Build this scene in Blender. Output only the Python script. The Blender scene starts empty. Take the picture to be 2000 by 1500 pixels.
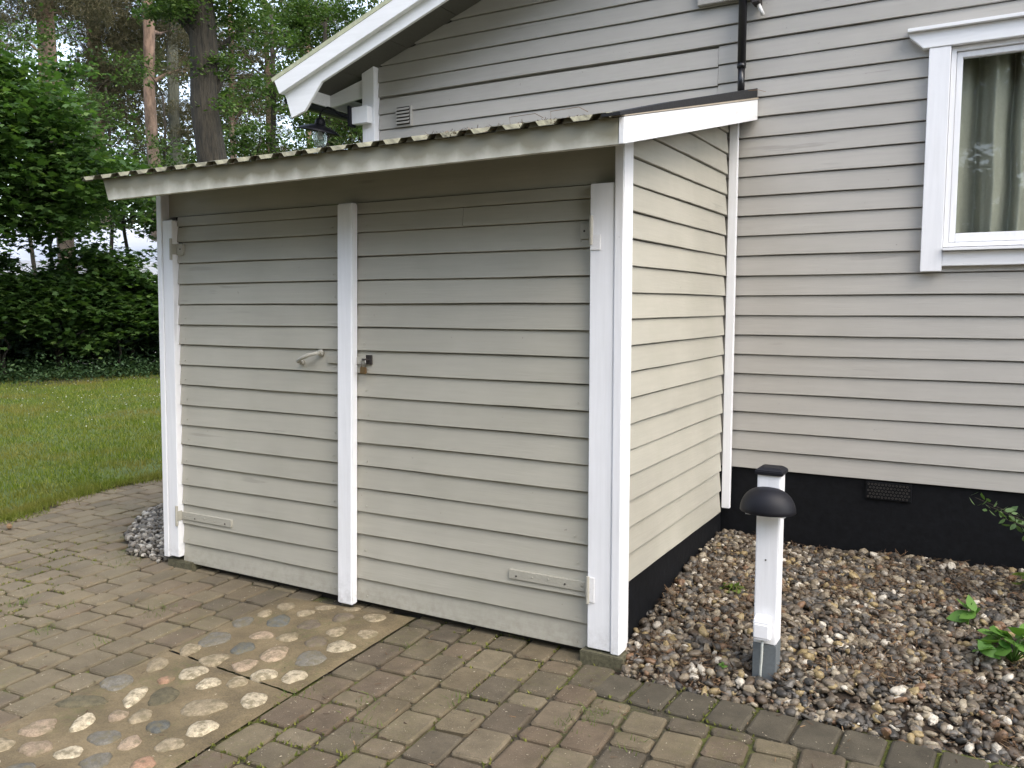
import bpy, bmesh, math, random
import numpy as np
from mathutils import Matrix, Vector
R = math.radians
random.seed(7); rng = np.random.default_rng(11)
S = bpy.context.scene
COL = S.collection

# ------------------------------------------------------------------ camera
cam_data = bpy.data.cameras.new('camera'); cam = bpy.data.objects.new('camera', cam_data); COL.objects.link(cam)
yaw, pitch, roll = -0.5160, -0.0926, -0.0013
r_ = Vector((math.cos(yaw), -math.sin(yaw), 0)); f_ = Vector((math.sin(yaw)*math.cos(pitch), math.cos(yaw)*math.cos(pitch), math.sin(pitch)))
u_ = r_.cross(f_); r2 = math.cos(roll)*r_ + math.sin(roll)*u_; u2 = -math.sin(roll)*r_ + math.cos(roll)*u_
M = Matrix((r2, u2, -f_)).transposed().to_4x4(); M.translation = Vector((1.3588, -3.3683, 1.5839))
cam.matrix_world = M
cam_data.sensor_width = 36; cam_data.lens = 36*1645.0/2000; cam_data.clip_end = 900; cam_data.clip_start = 0.05
S.camera = cam

# ------------------------------------------------------------------ sky, sun, exposure
SUN_EL, SUN_AZ = R(50), R(112)          # azimuth clockwise from +y (house side) : from the right
world = bpy.data.worlds.new('World'); S.world = world; world.use_nodes = True
wn, wl = world.node_tree.nodes, world.node_tree.links
wn.clear()
sky = wn.new('ShaderNodeTexSky'); sky.sky_type = 'NISHITA'; sky.sun_disc = False
sky.sun_elevation = SUN_EL; sky.sun_rotation = SUN_AZ; sky.air_density = 1.0; sky.dust_density = 1.6; sky.ozone_density = 1.0
hs = wn.new('ShaderNodeHueSaturation'); hs.inputs['Saturation'].default_value = 0.60
bg = wn.new('ShaderNodeBackground'); bg.inputs['Strength'].default_value = 0.15
wo = wn.new('ShaderNodeOutputWorld')
wl.new(sky.outputs[0], hs.inputs['Color']); wl.new(hs.outputs[0], bg.inputs['Color']); wl.new(bg.outputs[0], wo.inputs[0])
sd = bpy.data.lights.new('sun', 'SUN'); sd.energy = 0.52; sd.angle = R(45); sd.color = (1.0, 0.87, 0.70)
sun = bpy.data.objects.new('sun', sd); COL.objects.link(sun)
sdir = Vector((math.sin(SUN_AZ)*math.cos(SUN_EL), math.cos(SUN_AZ)*math.cos(SUN_EL), math.sin(SUN_EL)))
sun.rotation_euler = sdir.to_track_quat('Z', 'Y').to_euler(); sun.location = sdir*50
S.view_settings.view_transform = 'Standard'; S.view_settings.look = 'None'
S.view_settings.gamma = 1; S.view_settings.use_curve_mapping = False; S.view_settings.exposure = 2.02

# ------------------------------------------------------------------ tags and mesh helpers
def tag(o, label=None, cat=None, group=None, kind=None):
    if label: o['label'] = label
    if cat: o['category'] = cat
    if group: o['group'] = group
    if kind: o['kind'] = kind
    return o
def empty(name, loc=(0, 0, 0), parent=None):
    o = bpy.data.objects.new(name, None); COL.objects.link(o); o.location = loc; o.empty_display_size = .1
    if parent: o.parent = parent
    return o
def link(name, me, mat=None, parent=None, smooth=False):
    if mat is not None and len(me.materials) == 0: me.materials.append(mat)
    if smooth: me.polygons.foreach_set('use_smooth', [True]*len(me.polygons))
    o = bpy.data.objects.new(name, me); COL.objects.link(o)
    if parent:
        o.parent = parent
        if parent.type == 'EMPTY' and parent.location.length > 0 and parent.parent is None:
            o.matrix_parent_inverse = Matrix.Translation(parent.location).inverted()
    return o
def mk(name, verts, faces, mat=None, parent=None, smooth=False):
    me = bpy.data.meshes.new(name); me.from_pydata([tuple(map(float, v)) for v in verts], [], [tuple(int(i) for i in f) for f in faces]); me.update()
    return link(name, me, mat, parent, smooth)
def fast(name, V, F, mat=None, parent=None, smooth=False):
    V = np.asarray(V, np.float32); F = np.asarray(F, np.int32); n, k = F.shape
    me = bpy.data.meshes.new(name)
    me.vertices.add(len(V)); me.vertices.foreach_set('co', V.ravel())
    me.loops.add(n*k); me.loops.foreach_set('vertex_index', F.ravel())
    me.polygons.add(n); me.polygons.foreach_set('loop_start', np.arange(n, dtype=np.int32)*k)
    if smooth: me.polygons.foreach_set('use_smooth', np.ones(n, bool))
    me.update(calc_edges=True); me.validate()
    return link(name, me, mat, parent)
class MB:
    def __init__(s): s.v = []; s.f = []
    def add(s, v, f):
        n = len(s.v); s.v += [tuple(p) for p in v]; s.f += [tuple(i+n for i in q) for q in f]; return s
    def box(s, x0, x1, y0, y1, z0, z1):
        return s.add([(x0,y0,z0),(x1,y0,z0),(x1,y1,z0),(x0,y1,z0),(x0,y0,z1),(x1,y0,z1),(x1,y1,z1),(x0,y1,z1)],
                     [(0,3,2,1),(4,5,6,7),(0,1,5,4),(1,2,6,5),(2,3,7,6),(3,0,4,7)])
    def prism(s, pts, axis, a, b):          # pts: outline in the two other axes
        n = len(pts); mkp = {'x': lambda p, t: (t, p[0], p[1]), 'y': lambda p, t: (p[0], t, p[1]), 'z': lambda p, t: (p[0], p[1], t)}[axis]
        return s.add([mkp(p, a) for p in pts]+[mkp(p, b) for p in pts],
                     [tuple(range(n)), tuple(range(2*n-1, n-1, -1))]+[(i, i+n, (i+1) % n+n, (i+1) % n) for i in range(n)])
    def tube(s, pts, rads, k=8, caps=True):
        pts = [Vector(p) for p in pts]; m = len(pts)
        if not hasattr(rads, '__len__'): rads = [rads]*m
        n0 = len(s.v); up = Vector((0, 0, 1))
        for i, p in enumerate(pts):
            t = (pts[min(i+1, m-1)]-pts[max(i-1, 0)]).normalized()
            a = t.cross(up if abs(t.z) < .9 else Vector((1, 0, 0))).normalized(); b = t.cross(a)
            for j in range(k):
                w = 2*math.pi*j/k; s.v.append(tuple(p+rads[i]*(math.cos(w)*a+math.sin(w)*b)))
        for i in range(m-1):
            for j in range(k):
                q = n0+i*k; s.f.append((q+j, q+(j+1) % k, q+k+(j+1) % k, q+k+j))
        if caps: s.f.append(tuple(n0+j for j in range(k))[::-1]); s.f.append(tuple(n0+(m-1)*k+j for j in range(k)))
        return s
    def lathe(s, prof, c, k=24):            # prof: (r, z)
        n0 = len(s.v)
        for r, z in prof:
            for j in range(k):
                w = 2*math.pi*j/k; s.v.append((c[0]+r*math.cos(w), c[1]+r*math.sin(w), c[2]+z))
        for i in range(len(prof)-1):
            for j in range(k):
                q = n0+i*k; s.f.append((q+j, q+(j+1) % k, q+k+(j+1) % k, q+k+j))
        return s
    def build(s, name, mat, parent=None, smooth=False, bevel=0, xf=None):
        me = bpy.data.meshes.new(name); bm = bmesh.new()
        vs = [bm.verts.new(xf(v) if xf else v) for v in s.v]
        for f in s.f:
            try: bm.faces.new([vs[i] for i in f])
            except ValueError: pass
        bmesh.ops.recalc_face_normals(bm, faces=bm.faces)
        if bevel: bmesh.ops.bevel(bm, geom=list(bm.edges), offset=bevel, segments=2, affect='EDGES', clamp_overlap=True)
        bm.to_mesh(me); bm.free()
        return link(name, me, mat, parent, smooth)

# ------------------------------------------------------------------ materials
def new_mat(name):
    m = bpy.data.materials.new(name); m.use_nodes = True; nt = m.node_tree
    return m, nt, nt.nodes['Principled BSDF']
def N(nt, typ, **kw):
    n = nt.nodes.new(typ)
    for k, v in kw.items(): setattr(n, k, v)
    return n
def noise(nt, scale, detail=4, vec=None, sc3=None, rough=.55):
    n = N(nt, 'ShaderNodeTexNoise'); n.inputs['Scale'].default_value = scale; n.inputs['Detail'].default_value = detail; n.inputs['Roughness'].default_value = rough
    tc = N(nt, 'ShaderNodeNewGeometry'); mp = N(nt, 'ShaderNodeMapping')
    if sc3: mp.inputs['Scale'].default_value = sc3
    nt.links.new(tc.outputs['Position'], mp.inputs[0]); nt.links.new(mp.outputs[0], n.inputs['Vector']); return n
def ramp(nt, src, stops, interp='LINEAR'):
    r = N(nt, 'ShaderNodeValToRGB'); r.color_ramp.interpolation = interp
    e = r.color_ramp.elements
    while len(e) < len(stops): e.new(.5)
    for i, (p, c) in enumerate(stops):
        e[i].position = p; e[i].color = (c, c, c, 1) if not hasattr(c, '__len__') else (*c, 1)
    nt.links.new(src, r.inputs[0]); return r
def mix(nt, fac, a, b, mode='MIX'):
    m = N(nt, 'ShaderNodeMix', data_type='RGBA', blend_type=mode)
    for s_, i in ((fac, 0), (a, 6), (b, 7)):
        if hasattr(s_, 'is_linked') or hasattr(s_, 'links'): nt.links.new(s_, m.inputs[i])
        elif hasattr(s_, '__len__'): m.inputs[i].default_value = (*s_, 1)
        else: m.inputs[i].default_value = s_ if i == 0 else (s_, s_, s_, 1)
    return m.outputs[2]
def math_(nt, op, a, b=0.0, c=None):
    m = N(nt, 'ShaderNodeMath', operation=op)
    for i, s_ in enumerate([a, b] + ([c] if c is not None else [])):
        if hasattr(s_, 'links'): nt.links.new(s_, m.inputs[i])
        else: m.inputs[i].default_value = s_
    return m.outputs[0]
def bump(nt, bsdf, h, strength=.3, dist=.002):
    b = N(nt, 'ShaderNodeBump'); b.inputs['Strength'].default_value = strength; b.inputs['Distance'].default_value = dist
    nt.links.new(h, b.inputs['Height']); nt.links.new(b.outputs[0], bsdf.inputs['Normal'])
def rand_val(nt):
    oi = N(nt, 'ShaderNodeObjectInfo'); g = N(nt, 'ShaderNodeNewGeometry')
    return math_(nt, 'FRACT', math_(nt, 'ADD', oi.outputs['Random'], g.outputs['Random Per Island']))

def paint(name, col, rough=.5, var=.06, grain=(1, 1, 1), bmp=.35, specks=.5, mott=.06):
    m, nt, b = new_mat(name)
    rv = rand_val(nt)
    tone = ramp(nt, rv, [(0, 1-var), (1, 1+var)])
    big = ramp(nt, noise(nt, 2.2, 3).outputs[0], [(.3, 1-mott), (.7, 1+mott)])
    fine = ramp(nt, noise(nt, 60, 3, sc3=grain).outputs[0], [(.3, .965), (.7, 1.03)])
    c = mix(nt, 1, col, tone.outputs[0], 'MULTIPLY'); c = mix(nt, 1, c, big.outputs[0], 'MULTIPLY'); c = mix(nt, 1, c, fine.outputs[0], 'MULTIPLY')
    c = mix(nt, ramp(nt, noise(nt, 3.5, 5, rough=.65).outputs[0], [(.5, 0), (.75, mott*3.0)]).outputs[0], c, (col[0]*.80, col[1]*.84, col[2]*.72))
    g2 = N(nt, 'ShaderNodeNewGeometry'); s2 = N(nt, 'ShaderNodeSeparateXYZ'); nt.links.new(g2.outputs['Position'], s2.inputs[0])
    sl_ = math_(nt, 'MULTIPLY', ramp(nt, s2.outputs[2], [(.03, .34), (.20, 0)]).outputs[0], ramp(nt, noise(nt, 24, 5, rough=.7).outputs[0], [(.42, 0), (.66, 1)]).outputs[0])
    c = mix(nt, sl_, c, (.16, .14, .10))
    ck = math_(nt, 'MULTIPLY', ramp(nt, noise(nt, 16, 3, sc3=(grain[0], grain[1], grain[2])).outputs[0], [(.655, 0), (.675, .35)]).outputs[0], ramp(nt, noise(nt, 2.7, 2).outputs[0], [(.5, 0), (.6, 1)]).outputs[0])
    c = mix(nt, ck, c, tuple(x*.5 for x in col))
    sp = ramp(nt, noise(nt, 38, 2).outputs[0], [(.0, 1), (.215, 1), (.235, 0)])
    c = mix(nt, math_(nt, 'MULTIPLY', sp.outputs[0], specks), c, tuple(x*.35 for x in col))
    nt.links.new(c, b.inputs['Base Color']); b.inputs['Roughness'].default_value = rough
    b.inputs['Specular IOR Level'].default_value = .35
    h = math_(nt, 'ADD', noise(nt, 130, 4, sc3=grain).outputs[0], math_(nt, 'MULTIPLY', noise(nt, 14, 2).outputs[0], .8))
    bump(nt, b, h, bmp, .0025)
    return m
def simple(name, col, rough=.6, metal=0, bmp=0, sc=80, var=.12, sc3=None, dist=.003):
    m, nt, b = new_mat(name)
    n = noise(nt, sc, 5, sc3=sc3, rough=.65); t = ramp(nt, n.outputs[0], [(.3, 1-var), (.7, 1+var)])
    nt.links.new(mix(nt, 1, col, t.outputs[0], 'MULTIPLY'), b.inputs['Base Color'])
    b.inputs['Roughness'].default_value = rough; b.inputs['Metallic'].default_value = metal
    if bmp: bump(nt, b, n.outputs[0], bmp, dist)
    return m
GX, GY, GZ = (.06, 1, 1), (1, .06, 1), (1, 1, .06)
GREY = (.388, .370, .310); GREYH = (.388, .370, .335)
M = {}
M['grey_door'] = paint('grey_paint_doors', GREY, .5, .035, GX)
M['grey_side'] = paint('grey_paint_side', GREY, .5, .03, GY)
M['grey_house'] = paint('grey_paint_house', GREYH, .5, .035, GX, mott=.04)
M['white'] = paint('white_paint', (.80, .80, .81), .42, .015, GZ, .3, .22, .03)
M['white_h'] = paint('white_paint_horizontal', (.80, .80, .80), .42, .015, GX, .3, .22, .03)
M['grey_metal'] = paint('grey_painted_metal', GREY, .5, .02, (1, 1, 1), .5, .5)
M['white_metal'] = paint('white_painted_metal', (.78, .77, .76), .4, .03, (1, 1, 1), .5, .8)
M['black'] = simple('black_wall_paint', (.0045, .005, .0062), .7, bmp=.6, sc=22, var=.4); M['black'].node_tree.nodes['Principled BSDF'].inputs['Specular IOR Level'].default_value = .18
M['pipe'] = simple('black_plastic', (.012, .012, .014), .28)
M['felt'] = simple('black_roof_felt', (.007, .0075, .009), .8, bmp=.6, sc=60, var=.4)
M['cap'] = simple('black_satin_metal', (.005, .005, .008), .55); M['cap'].node_tree.nodes['Principled BSDF'].inputs['Specular IOR Level'].default_value = .3
M['greybase'] = simple('grey_zinc_foot', (.16, .18, .19), .5, .3)
M['soffit'] = simple('grey_soffit', (.095, .092, .078), .8)
M['sheet'] = simple('weathered_roof_sheet', (.15, .145, .100), .85, sc=18, var=.6)
M['brass'] = simple('aged_brass', (.30, .20, .11), .35, .8, .4, 120)
M['steel'] = simple('worn_steel', (.30, .29, .27), .35, .9, .4, 150, .3)
M['darkmetal'] = simple('dark_rusty_metal', (.045, .038, .035), .6, .4, .5, 150, .4)
M['brick'] = simple('mossy_brick', (.085, .078, .045), .95, bmp=.8, sc=55, var=.45)
M['concrete'] = simple('pale_mortar', (.25, .24, .2), .9, bmp=.5)
M['cable'] = simple('grey_cable', (.45, .47, .43), .5)
M['plastic_white'] = simple('white_plastic', (.82, .82, .83), .3, var=.02)
M['interior'] = simple('dark_interior', (.035, .03, .024), .9)
M['algae'] = simple('algae_stained_board', (.42, .43, .29), .8, bmp=.3, sc=25, var=.2)
M['tent'] = simple('white_marquee_canvas', (.78, .79, .84), .6, sc=2, var=.05)
M['closure'] = simple('dirty_foam', (.15, .135, .09), .9, bmp=.3)
M['tan'] = simple('bare_tan_board', (.36, .31, .24), .8, bmp=.3)

# stained fascia: algae creeping down under every corrugation
m, nt, b = new_mat('stained_white_paint')
g = N(nt, 'ShaderNodeNewGeometry'); sx = N(nt, 'ShaderNodeSeparateXYZ'); nt.links.new(g.outputs['Position'], sx.inputs[0])
wv = math_(nt, 'SINE', math_(nt, 'MULTIPLY', sx.outputs[0], 2*math.pi/.148/2))
wv = math_(nt, 'MULTIPLY', math_(nt, 'ABSOLUTE', wv), .022)
edge = math_(nt, 'ADD', math_(nt, 'SUBTRACT', sx.outputs[2], 2.203), wv)
edge = math_(nt, 'ADD', edge, math_(nt, 'MULTIPLY', math_(nt, 'SUBTRACT', noise(nt, 9, 4).outputs[0], .5), .075))
k = ramp(nt, math_(nt, 'MULTIPLY_ADD', edge, 11.0, .5), [(.1, 0), (.85, 1)])
k2 = math_(nt, 'MULTIPLY', k.outputs[0], ramp(nt, noise(nt, 1.1, 3).outputs[0], [(.28, .45), (.6, 1)]).outputs[0])
c = mix(nt, math_(nt, 'MULTIPLY', k2, .86), mix(nt, ramp(nt, noise(nt, 5, 5).outputs[0], [(.4, 0), (.7, .5)]).outputs[0], (.68, .67, .59), (.56, .55, .44)), (.155, .135, .070))
nt.links.new(c, b.inputs['Base Color']); b.inputs['Roughness'].default_value = .55
bump(nt, b, noise(nt, 120, 4, sc3=GX).outputs[0], .3)
M['fascia'] = m

# glass
m, nt, b = new_mat('window_glass')
nt.nodes.remove(b); out = nt.nodes['Material Output']
tr = N(nt, 'ShaderNodeBsdfTransparent'); tr.inputs[0].default_value = (.93, .95, .94, 1); gl = N(nt, 'ShaderNodeBsdfGlossy'); gl.inputs['Roughness'].default_value = .01
fr = N(nt, 'ShaderNodeFresnel'); fr.inputs[0].default_value = 1.7; ms = N(nt, 'ShaderNodeMixShader'); gg = N(nt, 'ShaderNodeNewGeometry')
nt.links.new(math_(nt, 'MULTIPLY', fr.outputs[0], math_(nt, 'SUBTRACT', 1.0, gg.outputs['Backfacing'])), ms.inputs[0]); nt.links.new(tr.outputs[0], ms.inputs[1]); nt.links.new(gl.outputs[0], ms.inputs[2]); nt.links.new(ms.outputs[0], out.inputs[0])
M['glass'] = m

# curtain
m, nt, b = new_mat('linen_curtain')
nt.links.new(mix(nt, ramp(nt, noise(nt, 90, 2, sc3=(1, 1, .5)).outputs[0], [(.3, 0), (.7, 1)]).outputs[0], (.34, .33, .27), (.37, .36, .295)), b.inputs['Base Color'])
b.inputs['Roughness'].default_value = .9; M['curtain'] = m

# pavers
def paver_mat(name):
    m, nt, b = new_mat(name)
    rv = rand_val(nt)
    base = ramp(nt, rv, [(0, (.118, .092, .057)), (.30, (.138, .112, .070)), (.52, (.105, .086, .056)), (.68, (.088, .072, .050)), (.8, (.118, .088, .058)), (1, (.150, .124, .080))])
    mot = ramp(nt, noise(nt, 7, 6, rough=.65).outputs[0], [(.3, .72), (.7, 1.24)])
    gr = ramp(nt, noise(nt, 260, 3, rough=.7).outputs[0], [(.3, .78), (.7, 1.2)])
    c = mix(nt, 1, base.outputs[0], mot.outputs[0], 'MULTIPLY'); c = mix(nt, 1, c, gr.outputs[0], 'MULTIPLY')
    sp = ramp(nt, noise(nt, 150, 1).outputs[0], [(.735, 0), (.76, 1)]); c = mix(nt, math_(nt, 'MULTIPLY', sp.outputs[0], .6), c, (.42, .38, .30))
    dk = ramp(nt, noise(nt, 26, 3).outputs[0], [(.26, .75), (.33, 0)]); c = mix(nt, dk.outputs[0], c, (.045, .04, .03))
    ms_ = math_(nt, 'MULTIPLY', ramp(nt, noise(nt, 2.3, 4).outputs[0], [(.47, 0), (.66, .4)]).outputs[0], ramp(nt, noise(nt, 38, 4).outputs[0], [(.42, 0), (.62, 1)]).outputs[0])
    c = mix(nt, ms_, c, (.10, .098, .035))
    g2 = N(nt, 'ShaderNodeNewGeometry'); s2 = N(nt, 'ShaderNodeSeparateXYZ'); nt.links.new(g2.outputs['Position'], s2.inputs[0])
    skylight_dust = ramp(nt, math_(nt, 'MULTIPLY_ADD', s2.outputs[0], -.28, -.35), [(.0, 0), (.55, .42)])  # tan lift toward the left: open-sky light painted in, mixed with dusty wear
    skylight_dust = math_(nt, 'MULTIPLY', skylight_dust.outputs[0], ramp(nt, noise(nt, 3.3, 5).outputs[0], [(.35, .45), (.6, 1)]).outputs[0])
    c = mix(nt, skylight_dust, c, (.235, .192, .122))
    nt.links.new(c, b.inputs['Base Color']); b.inputs['Roughness'].default_value = .9; b.inputs['Specular IOR Level'].default_value = .25
    h = math_(nt, 'ADD', noise(nt, 330, 4).outputs[0], math_(nt, 'MULTIPLY', noise(nt, 40, 4).outputs[0], 1.6)); bump(nt, b, h, .6, .004)
    return m
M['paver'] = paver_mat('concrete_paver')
m, nt, b = new_mat('dark_border_paver')
rv = rand_val(nt); base = ramp(nt, rv, [(0, (.060, .052, .037)), (1, (.085, .073, .051))])
c = mix(nt, 1, base.outputs[0], ramp(nt, noise(nt, 9, 6).outputs[0], [(.3, .75), (.7, 1.25)]).outputs[0], 'MULTIPLY')
c = mix(nt, 1, c, ramp(nt, noise(nt, 260, 3).outputs[0], [(.3, .78), (.7, 1.2)]).outputs[0], 'MULTIPLY')
nt.links.new(c, b.inputs['Base Color']); b.inputs['Roughness'].default_value = .9; b.inputs['Specular IOR Level'].default_value = .25
bump(nt, b, math_(nt, 'ADD', noise(nt, 330, 4).outputs[0], noise(nt, 40, 4).outputs[0]), .6, .004); M['border'] = m
# joint sand with moss
m, nt, b = new_mat('mossy_joint_sand')
c = ramp(nt, noise(nt, 90, 5, rough=.7).outputs[0], [(.3, (.022, .018, .011)), (.6, (.062, .050, .030)), (.74, (.16, .14, .10))])
ms_ = ramp(nt, noise(nt, 2.6, 5).outputs[0], [(.45, 0), (.58, 1)]); c2 = ramp(nt, noise(nt, 60, 4).outputs[0], [(.3, (.035, .042, .008)), (.7, (.13, .14, .025))])
nt.links.new(mix(nt, ms_.outputs[0], c.outputs[0], c2.outputs[0]), b.inputs['Base Color']); b.inputs['Roughness'].default_value = 1
bump(nt, b, noise(nt, 120, 5).outputs[0], 1, .01); M['joint'] = m
# slab mortar
m, nt, b = new_mat('sandy_slab_mortar')
c = ramp(nt, noise(nt, 4, 6, rough=.65).outputs[0], [(.3, (.094, .070, .036)), (.5, (.145, .109, .056)), (.7, (.215, .162, .088))])
c = mix(nt, 1, c.outputs[0], ramp(nt, noise(nt, 160, 4, rough=.7).outputs[0], [(.3, .68), (.7, 1.25)]).outputs[0], 'MULTIPLY')
ms_ = math_(nt, 'MULTIPLY', ramp(nt, noise(nt, 3.2, 4).outputs[0], [(.5, 0), (.62, .4)]).outputs[0], ramp(nt, noise(nt, 45, 4).outputs[0], [(.42, 0), (.62, 1)]).outputs[0])
nt.links.new(mix(nt, ms_, c, (.095, .10, .03)), b.inputs['Base Color']); b.inputs['Roughness'].default_value = .95
bump(nt, b, math_(nt, 'ADD', noise(nt, 200, 4).outputs[0], math_(nt, 'MULTIPLY', noise(nt, 25, 4).outputs[0], 2)), .8, .005); M['mortar'] = m
# cobbles : object colour carries the stone's own tint
m, nt, b = new_mat('field_stone')
oi = N(nt, 'ShaderNodeObjectInfo')
c = mix(nt, 1, oi.outputs['Color'], ramp(nt, noise(nt, 28, 6, rough=.7).outputs[0], [(.3, .66), (.7, 1.28)]).outputs[0], 'MULTIPLY')
c = mix(nt, 1, c, ramp(nt, noise(nt, 190, 4, rough=.7).outputs[0], [(.3, .7), (.7, 1.25)]).outputs[0], 'MULTIPLY')
dm = ramp(nt, noise(nt, 30, 6, rough=.7).outputs[0], [(.47, 0), (.60, .75)])
nt.links.new(mix(nt, dm.outputs[0], c, (.13, .11, .065)), b.inputs['Base Color']); b.inputs['Roughness'].default_value = .9; b.inputs['Specular IOR Level'].default_value = .15
bump(nt, b, noise(nt, 70, 6).outputs[0], .7, .006); M['stone'] = m
# pebbles
m, nt, b = new_mat('mixed_pebbles')
g = N(nt, 'ShaderNodeNewGeometry')
base = ramp(nt, g.outputs['Random Per Island'], [(0, (.036, .033, .028)), (.09, (.062, .054, .043)), (.24, (.110, .088, .062)), (.38, (.165, .132, .092)), (.50, (.078, .054, .033)),
            (.60, (.225, .182, .122)), (.71, (.140, .127, .108)), (.77, (.30, .225, .105)), (.83, (.185, .105, .055)), (.865, (.32, .27, .19)), (.94, (.54, .49, .40))], 'CONSTANT')
c = mix(nt, 1, base.outputs[0], ramp(nt, noise(nt, 95, 5, rough=.7).outputs[0], [(.3, .48), (.7, 1.18)]).outputs[0], 'MULTIPLY')
c = mix(nt, ramp(nt, noise(nt, 6, 5).outputs[0], [(.48, 0), (.7, .45)]).outputs[0], c, (.075, .055, .035))
nt.links.new(c, b.inputs['Base Color']); b.inputs['Roughness'].default_value = .55
bump(nt, b, noise(nt, 150, 4).outputs[0], .5, .003); M['pebble'] = m
M['soil'] = simple('dark_soil', (.032, .022, .014), 1, bmp=1, sc=60, var=.5)
M['needle'] = None
def island(name, stops, rough=.8, trans=0.0, patch=None):
    m, nt, b = new_mat(name)
    g = N(nt, 'ShaderNodeNewGeometry'); c = ramp(nt, g.outputs['Random Per Island'], stops).outputs[0]
    if patch:
        sc, p0, p1, colp, amt = patch
        c = mix(nt, math_(nt, 'MULTIPLY', ramp(nt, noise(nt, sc, 4).outputs[0], [(p0, 0), (p1, 1)]).outputs[0], amt), c, colp)
    nt.links.new(c, b.inputs['Base Color']); b.inputs['Roughness'].default_value = rough; b.inputs['Specular IOR Level'].default_value = .3
    if trans:
        t = N(nt, 'ShaderNodeBsdfTranslucent'); nt.links.new(mix(nt, 1, c, (1.0, 1.15, .55), 'MULTIPLY'), t.inputs[0]); x = N(nt, 'ShaderNodeMixShader'); x.inputs[0].default_value = trans
        nt.links.new(b.outputs[0], x.inputs[1]); nt.links.new(t.outputs[0], x.inputs[2]); nt.links.new(x.outputs[0], nt.nodes['Material Output'].inputs[0])
    return m
M['needle'] = island('brown_needles', [(0, (.04, .024, .014)), (.6, (.105, .062, .034)), (1, (.26, .165, .085))])
M['pebble_pale'] = island('pale_pebbles', [(0, (.06, .055, .048)), (.4, (.14, .125, .10)), (.7, (.21, .185, .15)), (1, (.42, .39, .33))], .7)
M['maple'] = island('maple_leaf', [(0, (.034, .070, .020)), (.6, (.062, .118, .030)), (.9, (.095, .160, .042)), (1, (.15, .22, .06))], .5, .45)
M['maple_dark'] = island('dark_shrub_leaf', [(0, (.020, .044, .016)), (.7, (.040, .078, .028)), (1, (.070, .115, .040))], .55, .25)
M['beech'] = island('broad_leaf', [(0, (.038, .072, .018)), (.6, (.070, .120, .030)), (1, (.13, .185, .052))], .5, .4)
M['pine'] = island('pine_needles', [(0, (.040, .042, .020)), (.6, (.075, .068, .032)), (1, (.13, .105, .055))], .7, .25)
M['far'] = island('far_leaf', [(0, (.035, .055, .020)), (.6, (.07, .09, .035)), (1, (.13, .14, .06))], .7, .4)
M['bright'] = island('bright_leaf', [(0, (.070, .165, .030)), (1, (.150, .280, .060))], .45, .35)
M['twigleaf'] = island('shrub_leaf', [(0, (.060, .110, .035)), (1, (.120, .190, .070))], .45, .3)
M['grass'] = island('grass_blade', [(0, (.060, .098, .006)), (.5, (.118, .162, .012)), (.9, (.180, .212, .022)), (1, (.31, .30, .09))], .6, .35, (0.9, .45, .66, (.19, .16, .036), .85))
M['weed'] = island('weed_blade', [(0, (.05, .09, .012)), (1, (.14, .19, .03))], .6, .3)
M['moss'] = island('moss', [(0, (.045, .055, .008)), (.6, (.105, .12, .02)), (1, (.20, .20, .04))], .95)
M['daisy'] = simple('white_petals', (.85, .85, .78), .6, var=.02)
M['lawn'] = simple('lawn_soil', (.060, .085, .014), 1, bmp=.5, sc=6, var=.4)
M['litter'] = simple('forest_litter', (.030, .026, .013), 1, bmp=1, sc=3, var=.5)
m, nt, b = new_mat('pine_bark')
g = N(nt, 'ShaderNodeNewGeometry'); sx = N(nt, 'ShaderNodeSeparateXYZ'); nt.links.new(g.outputs['Position'], sx.inputs[0])
hz = ramp(nt, math_(nt, 'MULTIPLY', sx.outputs[2], 1/16.), [(.30, (.125, .095, .070)), (.62, (.165, .108, .074))])
c = mix(nt, 1, hz.outputs[0], ramp(nt, noise(nt, 5, 6, sc3=(1, 1, .35), rough=.7).outputs[0], [(.35, .45), (.65, 1.4)]).outputs[0], 'MULTIPLY')
nt.links.new(c, b.inputs['Base Color']); b.inputs['Roughness'].default_value = .95; bump(nt, b, noise(nt, 9, 5, sc3=(1, 1, .3)).outputs[0], 1, .05); M['pinebark'] = m
M['bark'] = simple('dark_bark', (.026, .021, .013), .95, bmp=1, sc=16, var=.75, sc3=(1, 1, .16), dist=.06)
M['greybark'] = simple('grey_bark', (.070, .072, .050), .95, bmp=1, sc=14, var=.5, sc3=(1, 1, .2), dist=.05)

# ================================================================== ground, lawn, forest floor
ground = mk('ground', [(-300, -300, -.07), (300, -300, -.07), (300, 300, -.07), (-300, 300, -.07)], [(0, 1, 2, 3)], M['litter']); tag(ground, kind='structure')
EDGE = [(-4.55, -8), (-4.8, -2.0), (-4.93, -.6), (-5.0, .1), (-5.04, .36), (-5.17, .62), (-5.3, .92), (-5.35, 1.4), (-5.28, 1.8), (-5.0, 2.4), (-4.2, 2.9), (-2.7, 3.2)]
lv = [(x, y, .004) for x, y in EDGE]+[(-2.7, 14, .004), (-60, 60, .004), (-60, -8, .004)]
lawn = mk('lawn', lv, [tuple(range(len(lv)))[::-1]], M['lawn']); tag(lawn, kind='structure')
ff = mk('forest_floor', [(-16.3, 2, .012), (-13.2, 14.5, .012), (-30, 90, .012), (-120, 90, .012), (-120, -30, .012), (-22, -20, .012)], [(0, 1, 2, 3, 4, 5)], M['litter']); tag(ff, kind='structure')
def edge_x(y): return np.interp(y, [e[1] for e in EDGE], [e[0] for e in EDGE])

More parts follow.
